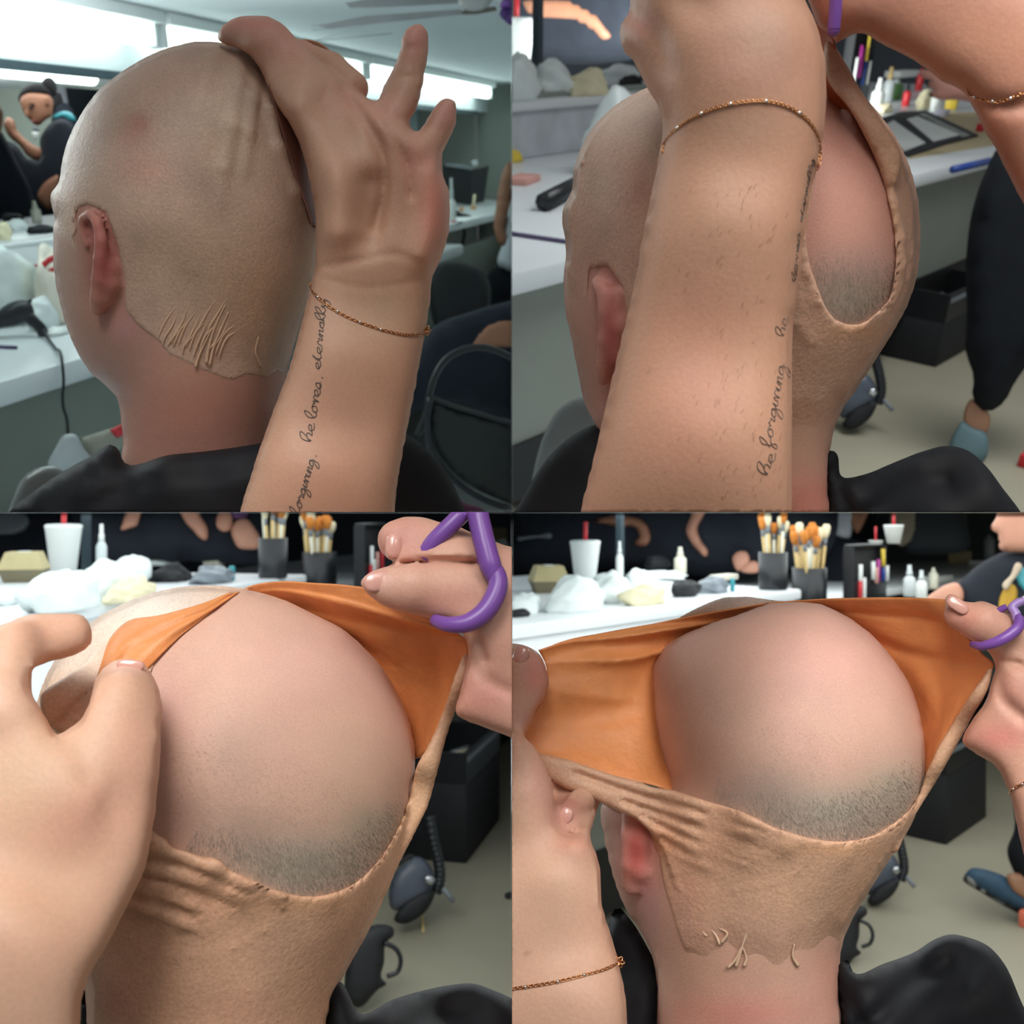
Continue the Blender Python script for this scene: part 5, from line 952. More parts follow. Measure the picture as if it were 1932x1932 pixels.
# food bag and wrappers
P = R1.on_h(225, 1215, -.45); t = thing('paper_bag', 'crumpled white paper bag with red print between counter and face', 'bag', P); k = R1.size(P, 1.)
MB(R1.M(P, .3)).blob((0, 0, 110*k), (120*k, 60*k, 160*k), 34, .1, 5, 0., .8).obj('bag_body', mat('white_paper', (236, 228, 212), .7, bump=.3, bs=30), 0, parent=t)
w2 = View(0, float(P @ View(0, 1).e3)-.075)
for poly in ([(128, 1000), (165, 985), (180, 970), (206, 960), (206, 985), (186, 995), (170, 1012), (138, 1012)], [(178, 1018), (206, 1006), (206, 1024), (196, 1026)]):
    V, Q = inflate(w2, poly, 4, .8, 0, n=8, smooth=False); mk('red_print', V, Q, REDP, 0, parent=t)
bag(R1, (60, 1222), -.45, 240, 270, 'crumpled clear white plastic bag behind the hair dryer', 4)
bag(R1, (165, 1240), -.45, 150, 120, 'flattened white wrapper with a pink fleck beside the hair dryer', 14)
bag(R1, (215, 1262), -.45, 120, 26, 'flat white paper napkin next to the chin', 24, FOAM)
bag(R1, (20, 905), -.25, 70, 60, 'cream sponge pile on the ledge at the left edge', 7, CREAM, 'sponge')
bag(R1, (70, 870), -.25, 90, 40, 'pale tissue heap on the ledge under the white spray bottle', 8, PLASTIC, 'tissue', cat='tissue')
bottle(R1, (141, 838), -.25, 36, 76, 'small ivory spray bottle standing on the ledge behind the face')
bag(R1, (150, 880), -.25, 110, 30, 'flat black pouch on the ledge beside the face', 9, BLKM, 'pouch')
bag(R1, (45, 840), -.25, 90, 34, 'black mesh pouch with a clear bottle on the ledge', 19, BLKM, 'pouch')
# woman reflected in the mirror
figure(0, 5.1, 'person', 'woman in black with tied-back dark hair bending forward in the mirror', [
 ('clothing', [(150, 525), (175, 480), (205, 455), (240, 448), (275, 470), (300, 560), (300, 700), (240, 850), (20, 850), (-40, 760), (-40, 560), (20, 530), (60, 545), (110, 600), (150, 600)], 70, BCLOTH, 30),
 ('body', [(75, 385), (80, 404), (84, 416), (90, 428), (97, 438), (106, 446), (116, 456), (126, 467), (140, 475), (152, 471), (170, 454), (192, 440), (200, 405), (195, 372), (180, 358), (150, 352), (110, 350), (84, 362)], 34, BSKIN, -10),
 ('hair', [(72, 386), (70, 362), (82, 338), (104, 322), (132, 313), (160, 316), (184, 334), (200, 362), (206, 420), (196, 430), (192, 390), (178, 358), (150, 364), (112, 360), (88, 370), (80, 392)], 38, BHAIR, 0),
 ('hair_bun', [(156, 318), (162, 300), (182, 290), (204, 300), (216, 328), (210, 356), (196, 366), (178, 340)], 30, BHAIR, 10),
 ('eye', [(108, 408), (114, 402), (126, 405), (122, 411), (114, 412)], 4, BHAIR, -44), ('eyebrow', [(102, 398), (114, 390), (132, 396), (130, 400), (114, 395)], 4, BHAIR, -42), ('lips', [(116, 456), (126, 450), (140, 455), (132, 461), (122, 461)], 5, mat('lips', (130, 66, 60), .5), -36), ('nose', [(92, 428), (98, 410), (108, 428), (108, 440), (98, 440)], 10, BSKIN, -34), ('ear', [(172, 368), (182, 360), (192, 370), (188, 392), (177, 399)], 8, BSKIN, -44), ('forearm', [(14, 460), (30, 442), (50, 452), (64, 490), (90, 520), (122, 544), (156, 566), (146, 606), (112, 596), (70, 546), (40, 522), (20, 492)], 26, BSKIN, -30),
 ('forearm', [(140, 742), (158, 700), (190, 672), (218, 660), (222, 700), (206, 760), (186, 792), (160, 776)], 24, BSKIN, -30),
 ('strap', [(198, 444), (216, 428), (246, 420), (272, 430), (286, 456), (262, 456), (236, 442), (210, 450)], 14, TEAL, -20),
 ('badge', [(120, 500), (132, 499), (145, 500), (140, 518), (132, 529), (124, 518)], 5, FOAM, -60), ('lanyard', [(124, 478), (146, 482), (150, 490), (136, 498), (126, 492)], 6, GREYP, -50)])
figure(0, 5.6, 'person', 'dark-haired figure standing behind the bending woman in the mirror', [('clothing', [(200, 420), (224, 384), (250, 390), (280, 420), (292, 470), (296, 520), (210, 520)], 40, BCLOTH, 0), ('hair', [(196, 380), (206, 352), (224, 350), (236, 372), (236, 400), (212, 410)], 26, BHAIR, 0)])
figure(0, 4.4, 'person', 'sliver of a client with a dark cape at the left edge of the mirror', [('clothing', [(-60, 560), (0, 490), (20, 520), (60, 600), (110, 700), (140, 850), (-60, 850)], 60, BCLOTH, 0), ('body', [(-60, 400), (-10, 392), (8, 410), (12, 450), (6, 490), (-20, 540), (-60, 560)], 30, BSKIN, 0)])
# under the counter
w3 = View(0, 1.95)
t = thing('carton', 'open grey carton with a red flap under the counter beside the neck', 'box', w3.pt(380, 1760))
V, Q = inflate(w3, [(300, 1655), (400, 1622), (470, 1600), (480, 1680), (330, 1760)], 30, 1.2, 0, n=10, smooth=False); mk('carton_body', V, Q, mat('grey_carton', (150, 150, 138), .7), 0, parent=t)
V, Q = inflate(w3, [(412, 1622), (470, 1594), (475, 1640), (440, 1652)], 10, 1.2, -30, n=8, smooth=False); mk('flap', V, Q, REDP, 0, parent=t, label='red flap')
V, Q = inflate(w3, [(180, 1760), (210, 1690), (245, 1640), (285, 1640), (315, 1690), (350, 1740), (300, 1790)], 40, 1.4, -60, n=14); mk('plastic_bag', V, Q, mat('grey_white_bag', (176, 182, 184), .4, bump=.4, bs=30), 0, label='limp white plastic bag under the counter below the cord', cat='bag')
V, Q = inflate(View(0, 1.3), [(20, 2000), (50, 1880), (90, 1800), (150, 1764), (215, 1762), (260, 1800), (240, 1900), (180, 2000)], 60, 1.5, 0, n=16); mk('chair_back', V, Q, mat('grey_vinyl', (112, 116, 114), .35), 0, label='rounded grey vinyl chair back behind the black cape', cat='chair')
# far counter: case, bottles, brush, spatula
w4 = View(0, float(R1.on_h(1760, 775, -.36) @ View(0, 1).e3)); t = thing('makeup_case', 'black hard case standing on the far counter behind the hand', 'case', w4.pt(1760, 770))
def hull(view, q, t0, t1): return [view.pt(x, y, t0) for x, y in q]+[view.pt(x, y, t1) for x, y in q]
def slabq(name, view, q, t0, t1, m, p, **k):
    n = len(q); return mk(name, hull(view, q, t0, t1), [list(range(n))[::-1], list(range(n, 2*n))]+[[i, (i+1) % n, n+(i+1) % n, n+i] for i in range(n)], m, p, smooth=False, **k)
slabq('case_body', w4, [(1672, 622), (1784, 640), (1770, 772), (1660, 760)], -10, 50, BLKM, 0, parent=t); slabq('case_side', w4, [(1784, 640), (1845, 625), (1826, 762), (1770, 772)], -5, 40, BLK, 0, parent=t)
slabq('case_rim', w4, [(1684, 614), (1762, 622), (1782, 634), (1782, 642), (1680, 626)], -16, -6, GREYP, 0, parent=t); slabq('clasp', w4, [(1778, 606), (1800, 602), (1806, 622), (1786, 628)], -16, -4, STEEL, 0, parent=t)
bottle(R1, (1706, 830), -.36, 30, 150, 'tall white tube bottle standing before the black case', FOAM, 'tube_bottle', CLEAR, .5)
bottle(R1, (1690, 822), -.36, 18, 100, 'small dark bottle beside the white tube at the palm edge', mat('olive', (110, 116, 60), .4), 'small_bottle', YEL, .2)
t = thing('powder_brush', 'wooden spatula resting on a tan sponge on the far counter', 'brush', R1.on_h(1786, 790, -.36)); P = R1.on_h(1786, 790, -.36); k = R1.size(P, 1.)
MB(R1.M(P)).blob((0, 0, 6*k), (15*k, 12*k, 8*k), 12, .05, 3, 0.).obj('sponge', mat('tan_sponge', (206, 158, 112), .8), 0, parent=t); MB(R1.M(P)).tube([(0, 0, 8*k), (10*k, 0, 30*k), (20*k, 0, 52*k)], 5*k, 8, 0).obj('handle', CREAM, 0, parent=t)
boxy('sponge', R1, (1741, 798), -.36, (14, 14, 16), mat('tan_sponge', (206, 158, 112), .8), 'small tan sponge cube on the far counter', 'sponge')
t = thing('hair_dryer', 'small black hair dryer with cord on the far counter end', 'hair dryer', R1.on_h(1720, 810, -.36)); w5 = View(0, float(R1.on_h(1740, 815, -.36) @ View(0, 1).e3)-.05)
V, Q = inflate(w5, [(1690, 812), (1700, 788), (1716, 790), (1740, 802), (1776, 812), (1788, 822), (1770, 832), (1730, 820), (1706, 830)], 12, 1.5, 0, n=14); mk('dryer_body', V, Q, BLK, 0, parent=t)
MB().tube([w5.pt(*q) for q in ((1786, 824, 0), (1800, 832, 0), (1804, 842, 0))], w5.rad(1790, 830, 0, 2.5), 6, 4).obj('cord', BLK, 0, parent=t)
MB().tube([w5.pt(*q) for q in ((1740, 850, 0), (1752, 870, -20), (1748, 910, -20), (1736, 960, -20), (1730, 1000, -20))], w5.rad(1790, 830, 0, 6), 7, 5).obj('cable', BLKM, 0, label='thick black cable hanging off the far counter', cat='cable')
for i, q in enumerate(((1712, 838), (1736, 842), (1722, 850))):
    boxy('makeup_palette', R1, q, -.36, (26, 20, 5), [REDP, BLKM, GREYP][i], ['small red palette on the far counter edge', 'small black palette on the far counter edge', 'small grey palette on the far counter edge'][i], 'palette', .4*i)
# people and chair at the right
figure(0, 4.6, 'person', 'person in a white vest and dark trousers at the right edge', [
 ('clothing', [(1932, 640), (1960, 620), (2100, 640), (2100, 1010), (1932, 1030), (1880, 1000), (1905, 900), (1925, 780)], 60, WCLOTH, 0),
 ('arm', [(1900, 640), (1920, 610), (1940, 612), (1940, 700), (1922, 780), (1905, 860), (1912, 920), (1896, 930), (1866, 870), (1872, 780), (1884, 700)], 30, BSKIN, -20),
 ('trousers', [(1838, 1040), (1870, 1000), (1932, 1020), (2100, 1010), (2100, 1250), (1850, 1260), (1830, 1150)], 70, NAVY, 20)])
figure(0, 2.6, 'person', 'seated person in black whose hand rests on the chair back', [
 ('clothing', [(1590, 1300), (1640, 1230), (1760, 1180), (1900, 1140), (2100, 1100), (2100, 1600), (1900, 1580), (1700, 1520), (1560, 1560), (1500, 1640), (1480, 1500)], 120, BCLOTH, 60),
 ('hand', [(1728, 1312), (1742, 1300), (1790, 1282), (1812, 1250), (1850, 1222), (1900, 1208), (1980, 1220), (1980, 1300), (1920, 1318), (1868, 1312), (1836, 1322), (1846, 1352), (1832, 1360), (1806, 1322), (1766, 1312)], 26, BSKIN, -30)])
w6 = View(0, 1.75); t = thing('folding_chair', 'black folding chair with rounded tube frame at lower right of the man', 'chair', w6.pt(1750, 1930)); m6 = w6.rad(1750, 1500, 0, 1.)
MB().tube([w6.pt(*q) for q in ((1575, 1640, 10), (1602, 1580, 5), (1622, 1480, 0), (1645, 1410, 0), (1690, 1350, 0), (1740, 1322, 0), (1810, 1310, 0), (1880, 1325, 0), (1960, 1370, 0), (2040, 1450, 0))], m6*13, 9, 5).obj('back_frame', BLK, 0, parent=t)
MB().tube([w6.pt(*q) for q in ((1622, 1500, -6), (1700, 1530, -6), (1800, 1560, -6), (1960, 1610, -6))], m6*11, 9, 4).obj('frame_rail', BLK, 0, parent=t)
MB().tube([w6.pt(*q) for q in ((1626, 1500, -16), (1612, 1600, -16), (1625, 1690, -16), (1680, 1780, -16), (1760, 1850, -16), (1860, 1900, -16), (1980, 1930, -16))], m6*14, 9, 5).obj('seat_frame', BLK, 0, parent=t)
V, Q = inflate(w6, [(1636, 1512), (1700, 1540), (1820, 1575), (1990, 1625), (1990, 1915), (1870, 1880), (1770, 1830), (1690, 1760), (1640, 1680), (1626, 1600)], 10, .8, 0, n=16); mk('back_panel', V, Q, mat('dark_green_mesh', (38, 42, 40), .7, var=.1, vs=50), 0, parent=t)
V, Q = inflate(View(0, 1.9), [(1715, 1880), (1760, 1900), (1830, 1925), (1850, 1990), (1720, 1990)], 20, 1.3, 0, n=10); mk('bag', V, Q, mat('plum_fabric', (84, 22, 54), .7), 0, label='plum coloured bag under the folding chair', cat='bag')
V, Q = inflate(View(0, 3.6), [(1640, 1000), (1700, 985), (1760, 995), (1830, 1030), (1850, 1150), (1800, 1240), (1660, 1260), (1620, 1150)], 60, 1.3, 0, n=14); mk('stool', V, Q, BLKM, 0, label='black draped stool under the far counter', cat='stool')
# ceiling fan, wires, flowers
w7 = View(0, 2.55); t = thing('ceiling_fan', 'pale grey ceiling fan with spread blades in the upper right corner', 'fan', w7.pt(1800, 20))
slabq('blade', w7, [(1190, 96), (1380, 60), (1740, 34), (1740, 56), (1400, 92), (1240, 108)], 0, 8, mat('grey_fan_blade', (150, 152, 152), .5), 0, parent=t); slabq('blade', w7, [(1300, 10), (1500, -20), (1740, -10), (1740, 12), (1480, 26), (1320, 30)], 20, 28, mat('grey_fan_blade', (150, 152, 152), .5), 0, parent=t)
slabq('blade', w7, [(1740, 42), (1760, 36), (1870, 24), (1876, 40), (1800, 54), (1742, 56)], -6, 6, mat('brown_fan_blade', (110, 102, 92), .5), 0, parent=t)
V, Q = inflate(w7, [(1728, -30), (1750, -60), (1850, -60), (1862, -10), (1836, 30), (1800, 44), (1760, 40), (1734, 16)], 40, 1.4, 0, n=14); mk('motor_hub', V, Q, mat('fan_motor', (176, 178, 176), .4), 0, parent=t)
MB().tube([w7.pt(*q) for q in ((1500, 62, 20), (1175, 98, 20), (1178, 112, 20), (1370, 100, 20), (1190, 154, 20), (1480, 126, 20))], w7.rad(1200, 100, 0, 1.3), 5, 0).obj('wire', GREYP, 0, label='thin grey wires strung below the ceiling', cat='wire')
t = thing('flower_bunch', 'purple flowers hanging in at the upper right corner', 'flowers', w7.pt(1920, 40))
for i, (x, y, r, m) in enumerate(((1910, 10, 26, PURPLE), (1932, 60, 30, mat('deep_purple', (76, 44, 112), .6)), (1905, 52, 20, mat('deep_purple', (76, 44, 112), .6)), (1950, 20, 26, mat('coral', (214, 110, 84), .6)), (1955, 100, 20, REDP), (1890, -10, 20, FOAM))):
    kk = w7.rad(x, y, 0, r); MB().blob(w7.pt(x, y, -20), (kk, kk, kk), 12, .2, i).obj('flower', m, 0, parent=t)
# ---------------------------------------------------------------- things shared by the other three rooms
def flatq(name, R, q, h, th, m, label=None, cat=None, parent=None):
    B = [R.on_h(x, y, h) for x, y in q]; n = len(q); V = B+[b+R.up*th for b in B]
    return mk(name, V, [list(range(n))[::-1], list(range(n, 2*n))]+[[i, (i+1) % n, n+(i+1) % n, n+i] for i in range(n)], m, R.p, smooth=False, label=label, cat=cat, parent=parent)
def kit(R, corner, label, la, lw, lh):
    """an open black make-up case on the floor, one corner towards us, tools lying in its tray"""
    P = R.on_h(*corner, -1.15); a, w, _ = R.co(P); t = thing('makeup_case', label, 'case', R.W(a+la/2, w+lw/2, -1.15)); z = -1.15+lh; e = .012
    R.box('case_bottom', a, a+la, w, w+lw, -1.15, z-.10, BLKM, .006, parent=t)
    for nm, b in (('case_wall', (a, a+la, w, w+e)), ('case_wall', (a, a+la, w+lw-e, w+lw)), ('case_wall', (a, a+e, w+e, w+lw-e)), ('case_wall', (a+la-e, a+la, w+e, w+lw-e))): R.box(nm, *b, z-.10, z, BLK, parent=t)
    o = MB(R.M(R.W(a+la/2, w+lw, z), 0, ('X', -.5))).box((0, .005, lh*.45), (la, .012, lh*.9), .004).obj('case_lid', BLKM, R.p, smooth=30, parent=t)
    R.box('tray_rim', a+.01, a+la-.01, w-.004, w, z-.03, z-.015, GREYP, parent=t)
    g = np.random.default_rng(int(corner[0])); nm = ['grey tube', 'white comb', 'silver clip', 'red cap', 'pale sponge stick', 'grey brush']
    for i in range(6):
        x = a+la*(.15+.13*i); y = w+lw*(.25+.5*g.random()); L = la*g.uniform(.16, .3); an = g.uniform(0, 3); d = R.a*math.cos(an)-R.b*math.sin(an); c = R.W(x, y, z-.085)
        MB().tube([c-d*L/2, c, c+d*L/2], la*.022, 7, 0).obj('makeup_tool', [GREYP, FOAM, STEEL, REDP, CREAM, GREYP][i], R.p, label=nm[i]+' lying in the floor case, '+label.split(', ')[-1], cat='tool')
def floor_gear(p, D, dx, dy, s, label1, label2, D2=None):
    """a grey hand-held blower with a ribbed hose, and a black bag with a strap loop; outline points from the lower left picture"""
    w = View(p, D); q = lambda L: [((x-1560)*s+1560+dx, (y-1400)*s+1400+dy) for x, y in L]; m = w.rad(1560+dx, 1400+dy, 0, s)
    t = thing('air_blower', label1, 'blower', w.pt(1540+dx, 1540*1.+dy))
    V, Q = inflate(w, q([(1450, 1420), (1500, 1330), (1560, 1300), (1600, 1330), (1620, 1400), (1580, 1470), (1520, 1500), (1460, 1500)]), 60, 1.4, 0, n=14); mk('motor_body', V, Q, mat('blue_grey_metal', (74, 80, 92), .4), p, parent=t)
    V, Q = inflate(w, q([(1500, 1480), (1560, 1440), (1620, 1430), (1600, 1490), (1560, 1530), (1500, 1555), (1470, 1545)]), 40, 1.4, -30, n=12); mk('nozzle', V, Q, BLKM, p, parent=t)
    V, Q = inflate(w, q([(1580, 1380), (1612, 1372), (1624, 1392), (1600, 1410)]), 16, 1.4, -70, n=8); mk('knob', V, Q, STEEL, p, parent=t)
    MB().tube([w.pt(x, y, 20) for x, y in q([(1600, 1150), (1615, 1240), (1632, 1310), (1640, 1380), (1625, 1440)])], lambda u: m*(22+2*math.sin(u*90)), 10, 12).obj('hose', BLK, p, parent=t)
    MB().tube([w.pt(x, y, 20) for x, y in q([(1480, 1330), (1530, 1300), (1560, 1320), (1570, 1360)])], m*9, 7, 5).obj('cable', BLKM, p, parent=t)
    MB().tube([w.pt(x, y, 0) for x, y in q([(1650, 1420), (1675, 1450), (1690, 1470)])], m*10, 6, 0).obj('lever', GREYP, p, parent=t)
    if D2:
        w = View(p, D2); m = w.rad(1560+dx, 1400+dy, 0, s)
        t = thing('shoulder_bag', label2, 'bag', w.pt(1380+dx, 1800+dy))
        V, Q = inflate(w, q([(1280, 1760), (1300, 1660), (1360, 1570), (1420, 1555), (1465, 1570), (1465, 1600), (1440, 1620), (1430, 1700), (1420, 1760), (1440, 1780), (1410, 1800), (1330, 1870), (1290, 1850)]), 60, 1.4, -60, n=16); mk('bag_body', V, Q, BLKM, p, parent=t)
        MB().tube([w.pt(x, y, -80) for x, y in q([(1430, 1625), (1475, 1650), (1492, 1690), (1480, 1735), (1440, 1752)])], m*9, 7, 5).obj('strap', BLK, p, parent=t)
def organizer(R, q, h, wq, hq, dq, label, tubes, tl):
    P = R.on_h(*q, h); k = R.size(P, 1.); W, H, Dp = wq*k, hq*k, dq*k; t = thing('makeup_organizer', label, 'organizer', P); M = R.M(P)
    MB(M).box((0, Dp/2, H/2), (W, .004+Dp*.05, H), .003).obj('back_panel', BLKM, R.p, smooth=30, parent=t); MB(M).box((0, 0, H*.22), (W, .006, H*.44), .002).obj('front_panel', BLK, R.p, smooth=30, parent=t); MB(M).box((0, Dp*.25, .004), (W, Dp*.6, .008)).obj('base', BLK, R.p, smooth=False, parent=t)
    for s_ in (-1, 1): MB(M).box((s_*W/2, Dp*.25, H/2), (.006, Dp*.6, H), .002).obj('side_panel', BLKM, R.p, smooth=30, parent=t)
    MB(M).box((0, Dp*.3, H*1.01), (W*1.02, Dp*.4, .012), .003).obj('top_bar', GREYP if False else BLK, R.p, smooth=30, parent=t)
    for x, z0, z1, m in tubes:
        o = lambda v: M[:3, :3] @ np.array(v)+M[:3, 3]; r = W*.028; nm = [n for n, mm in (('red', REDP), ('white', FOAM), ('magenta', MAG), ('blue', BLUEP), ('yellow', YEL), ('pink', PINKB)) if mm is m][0]
        MB().tube([o((x*W, -.006-r, z0*H)), o((x*W, -.006-r, (z0+z1)/2*H)), o((x*W, -.006-r, z1*H))], r, 8, 0).obj('cosmetic_tube', m, R.p, label=f'{nm} cosmetic tube '+tl, cat='tube', group='tubes '+tl)
# ---------------------------------------------------------------- upper right room
for R in (R2,):
    cup(R, (15, 290), -.26, 140, 195, 'white foam cup with a red straw at the left edge behind the forearm', .38)
    bag(R, (20, 380), -.26, 230, 160, 'white plastic bag heap in front of the foam cup, upper right picture', 21); bag(R, (150, 362), -.26, 190, 130, 'crumpled white plastic bag beside the foam cup heap', 22); bag(R, (400, 318), -.26, 220, 60, 'flat white bag reaching behind the arm', 23)
    bag(R, (285, 358), -.26, 190, 88, 'cream tissue pile on the ledge beside the wrist', 25, CREAM, 'tissue', cat='tissue'); bag(R, (450, 330), -.26, 130, 42, 'dark green pouch on the ledge touching the arm', 26, BLKM, 'pouch')
    bag(R, (330, 232), -.26, 130, 52, 'black mesh pouch behind the white bags, upper right picture', 27, BLKM, 'pouch'); bottle(R, (178, 245), -.26, 28, 140, 'tall white tube with a red base by the mirror seam, upper right picture', FOAM, 'tube_bottle', FOAM); bottle(R, (303, 205), -.26, 30, 95, 'small clear bottle by the dark pouch, upper right picture', CLEAR, 'small_bottle', CLEAR)
    bag(R, (400, 650), -.45, 380, 260, 'white plastic bag on the counter against the bald cap', 28); bag(R, (470, 600), -.45, 130, 150, 'cream paper wrapper on top of the counter bag', 29, CREAM, 'wrapper')
    boxy('sponge', R, (40, 690), -.45, (150, 90, 26), PINKB, 'pink sponge block on the counter at the left edge', 'sponge', .35, .004); bag(R, (10, 612), -.45, 66, 44, 'yellow sponge puff at the left edge of the counter', 31, YEL, 'sponge', cat='sponge')
    rod('hair_clip', R, (120, 800), (300, 700), -.45, 36, BLK, 'black hair dryer handle on the counter beside the brow', 'dryer'); rod('makeup_pencil', R, (-30, 885), (240, 925), -.45, 8, LILACG, 'long purple make-up pencil lying on the counter', 'pencil')
R2.box('trim_1', 3.0, 3.03, 2.75, 2.78, -.26, .9, MIRR, **STR)
figure(1, 6.0, 'person', 'person in black with a bare arm bent across, in the mirror behind the cup', [
 ('clothing', [(-160, -120), (480, -120), (500, 120), (470, 215), (380, 235), (60, 240), (-160, 240)], 140, BCLOTH, 60),
 ('arm', [(30, 0), (110, -12), (200, -6), (262, 14), (312, 45), (352, 92), (380, 138), (350, 154), (302, 122), (262, 94), (210, 82), (140, 74), (60, 62)], 40, BSKIN, -40)])
organizer(R2, (1296, 395), -.45, 170, 270, 60, 'black make-up organizer behind the slit cap, upper right picture', [(-.22, .35, .75, MAG), (-.12, .35, .72, MAG), (.08, .55, .95, YEL), (.08, .25, .55, BLUEP), (.3, .25, .55, FOAM), (-.35, .3, .6, FOAM)], 'in the organizer behind the slit cap')
bottle(R2, (1372, 420), -.45, 46, 115, 'white bottle in front of the organizer, beside the cap', FOAM, 'lotion_bottle', FOAM); bottle(R2, (1412, 385), -.45, 40, 120, 'clear bottle with a tan pump on the crowded counter', CLEAR, 'lotion_bottle', WOOD); bottle(R2, (1440, 375), -.45, 60, 70, 'clear jar of green sponge on the crowded counter', mat('green_jar', (96, 140, 80), .4), 'jar', CLEAR, .2); bottle(R2, (1484, 400), -.45, 28, 75, 'dark bottle with a red label on the crowded counter', REDP, 'small_bottle', BLK, .3); bottle(R2, (1533, 340), -.45, 26, 75, 'red bottle beside the reaching hand', REDP, 'small_bottle', REDP, .2)
bag(R2, (1410, 425), -.45, 70, 36, 'pale yellow sponge wedges beside the white bottle', 33, CREAM, 'sponge', cat='sponge'); bag(R2, (1550, 410), -.45, 90, 60, 'pile of cream sponge wedges near the hand', 34, CREAM, 'sponge', cat='sponge'); bag(R2, (1600, 420), -.45, 80, 56, 'heap of white powder puffs under the hand', 35, FOAM, 'powder_puff', cat='puff'); boxy('makeup_box', R2, (1655, 410), -.45, (60, 40, 40), YEL, 'yellow and red cosmetic box under the shaded wrist', 'box', .3)
boxy('makeup_box', R2, (1470, 290), -.45, (170, 60, 22), FOAM, 'long white tray box at the back of the counter', 'box', 0.); boxy('makeup_box', R2, (1620, 440), -.45, (90, 40, 24), mat('lilac_white', (214, 210, 226), .5), 'pale lilac tray of puffs beside the yellow box', 'tray', .2); boxy('cosmetic_pot', R2, (1764, 498), -.45, (30, 24, 30), REDP, 'small red pot at the far corner of the beige board', 'pot')
flatq('place_mat', R2, [(1500, 600), (1840, 545), (1932, 420), (1560, 430), (1440, 500)], -.45, .003, mat('beige_board', (190, 172, 132), .6, var=.05), 'beige wooden board covering the counter under the towel', 'board')
t = thing('towel', 'black and white patterned towel spread on the beige board', 'towel', R2.on_h(1560, 500, -.446))
flatq('towel_cloth', R2, [(1360, 460), (1470, 425), (1560, 420), (1760, 515), (1640, 545), (1500, 592), (1420, 560)], -.446, .006, BLKM, parent=t); flatq('white_patch', R2, [(1395, 480), (1440, 455), (1560, 540), (1480, 572)], -.4395, .002, FOAM, parent=t); flatq('white_patch', R2, [(1490, 450), (1530, 440), (1690, 510), (1590, 535)], -.4395, .002, FOAM, parent=t); flatq('speckled_border', R2, [(1540, 432), (1560, 430), (1730, 512), (1700, 518)], -.4395, .002, mat('speckled_cloth', (150, 156, 150), .8, var=.6, vs=60), parent=t)
rod('marker_pen', R2, (1660, 655), (1800, 622), -.45, 14, BLUEP, 'blue marker lying on the front edge of the counter', 'marker')
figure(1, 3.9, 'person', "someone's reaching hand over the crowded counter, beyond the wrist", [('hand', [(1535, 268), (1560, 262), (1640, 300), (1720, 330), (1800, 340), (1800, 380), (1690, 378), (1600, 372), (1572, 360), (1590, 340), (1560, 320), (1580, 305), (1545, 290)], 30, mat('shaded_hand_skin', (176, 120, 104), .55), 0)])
figure(1, 2.98, 'person', 'standing person in black trousers and grey sneakers at the right edge', [
 ('trousers', [(1850, 545), (1932, 560), (2150, 620), (2150, 1250), (1990, 1330), (1900, 1440), (1850, 1525), (1790, 1555), (1740, 1512), (1742, 1420), (1712, 1330), (1716, 1200), (1712, 1000), (1740, 780), (1790, 640)], 120, NAVY, 0),
 ('ankle', [(1736, 1505), (1790, 1545), (1800, 1560), (1782, 1640), (1740, 1640), (1705, 1600)], 24, DSKIN, 20),
 ('shoe', [(1700, 1590), (1740, 1615), (1784, 1630), (1780, 1740), (1700, 1740), (1650, 1690), (1670, 1630)], 40, mat('teal_grey_canvas', (86, 110, 116), .7, var=.15), 0)])
kit(R2, (1598, 1388), 'black case on the floor below the counter, upper right picture', .42, .40, .27)
floor_gear(1, 3.12, -235, 90, .85, 'grey air blower with black hose lying beyond the nape, upper right picture', '')
V, Q = inflate(View(1, 1.4), [(80, 1830), (90, 1740), (130, 1620), (180, 1540), (240, 1505), (300, 1500), (360, 1560), (300, 1700), (180, 1800)], 60, 1.5, 0, n=16); mk('chair_back', V, Q, mat('grey_vinyl', (112, 116, 114), .35), 1, label='rounded grey chair back beside the cape, upper right picture', cat='chair')
boxy('cosmetic_pot', R2, (1945, 1760), -1.15, (60, 60, 50), REDP, 'red cap of a bottle on the floor at the right edge', 'cap')
# ---------------------------------------------------------------- lower left room
R = R3
cup(R, (240, 238), -.22, 132, 188, 'white foam cup with a red straw, left of the bald head', .5); clamshell(R, (92, 262), -.22, 190, 112, 'kraft takeout box beside the foam cup, lower left picture', .5)
bag(R, (230, 372), -.22, 300, 160, 'big white plastic bag in front of the foam cup, lower left picture', 41); bag(R, (400, 330), -.22, 230, 150, 'white plastic bag right of the foam cup, lower left picture', 42); bag(R, (500, 270), -.22, 180, 110, 'peaked white plastic bag behind the cream tissue, lower left picture', 43); bag(R, (20, 350), -.22, 140, 70, 'white plastic bag under the takeout box, lower left picture', 44)
bag(R, (500, 338), -.22, 230, 96, 'cream tissue pile above the head, lower left picture', 45, CREAM, 'tissue', cat='tissue'); bag(R, (650, 262), -.22, 190, 60, 'black pouch on the ledge above the head, lower left picture', 46, BLKM, 'pouch'); bag(R, (800, 268), -.22, 200, 70, 'clear grey bag of supplies on the ledge, lower left picture', 47, mat('smoky_bag', (120, 128, 136), .3, var=.3, vs=20, bump=.4), 'supply_bag')
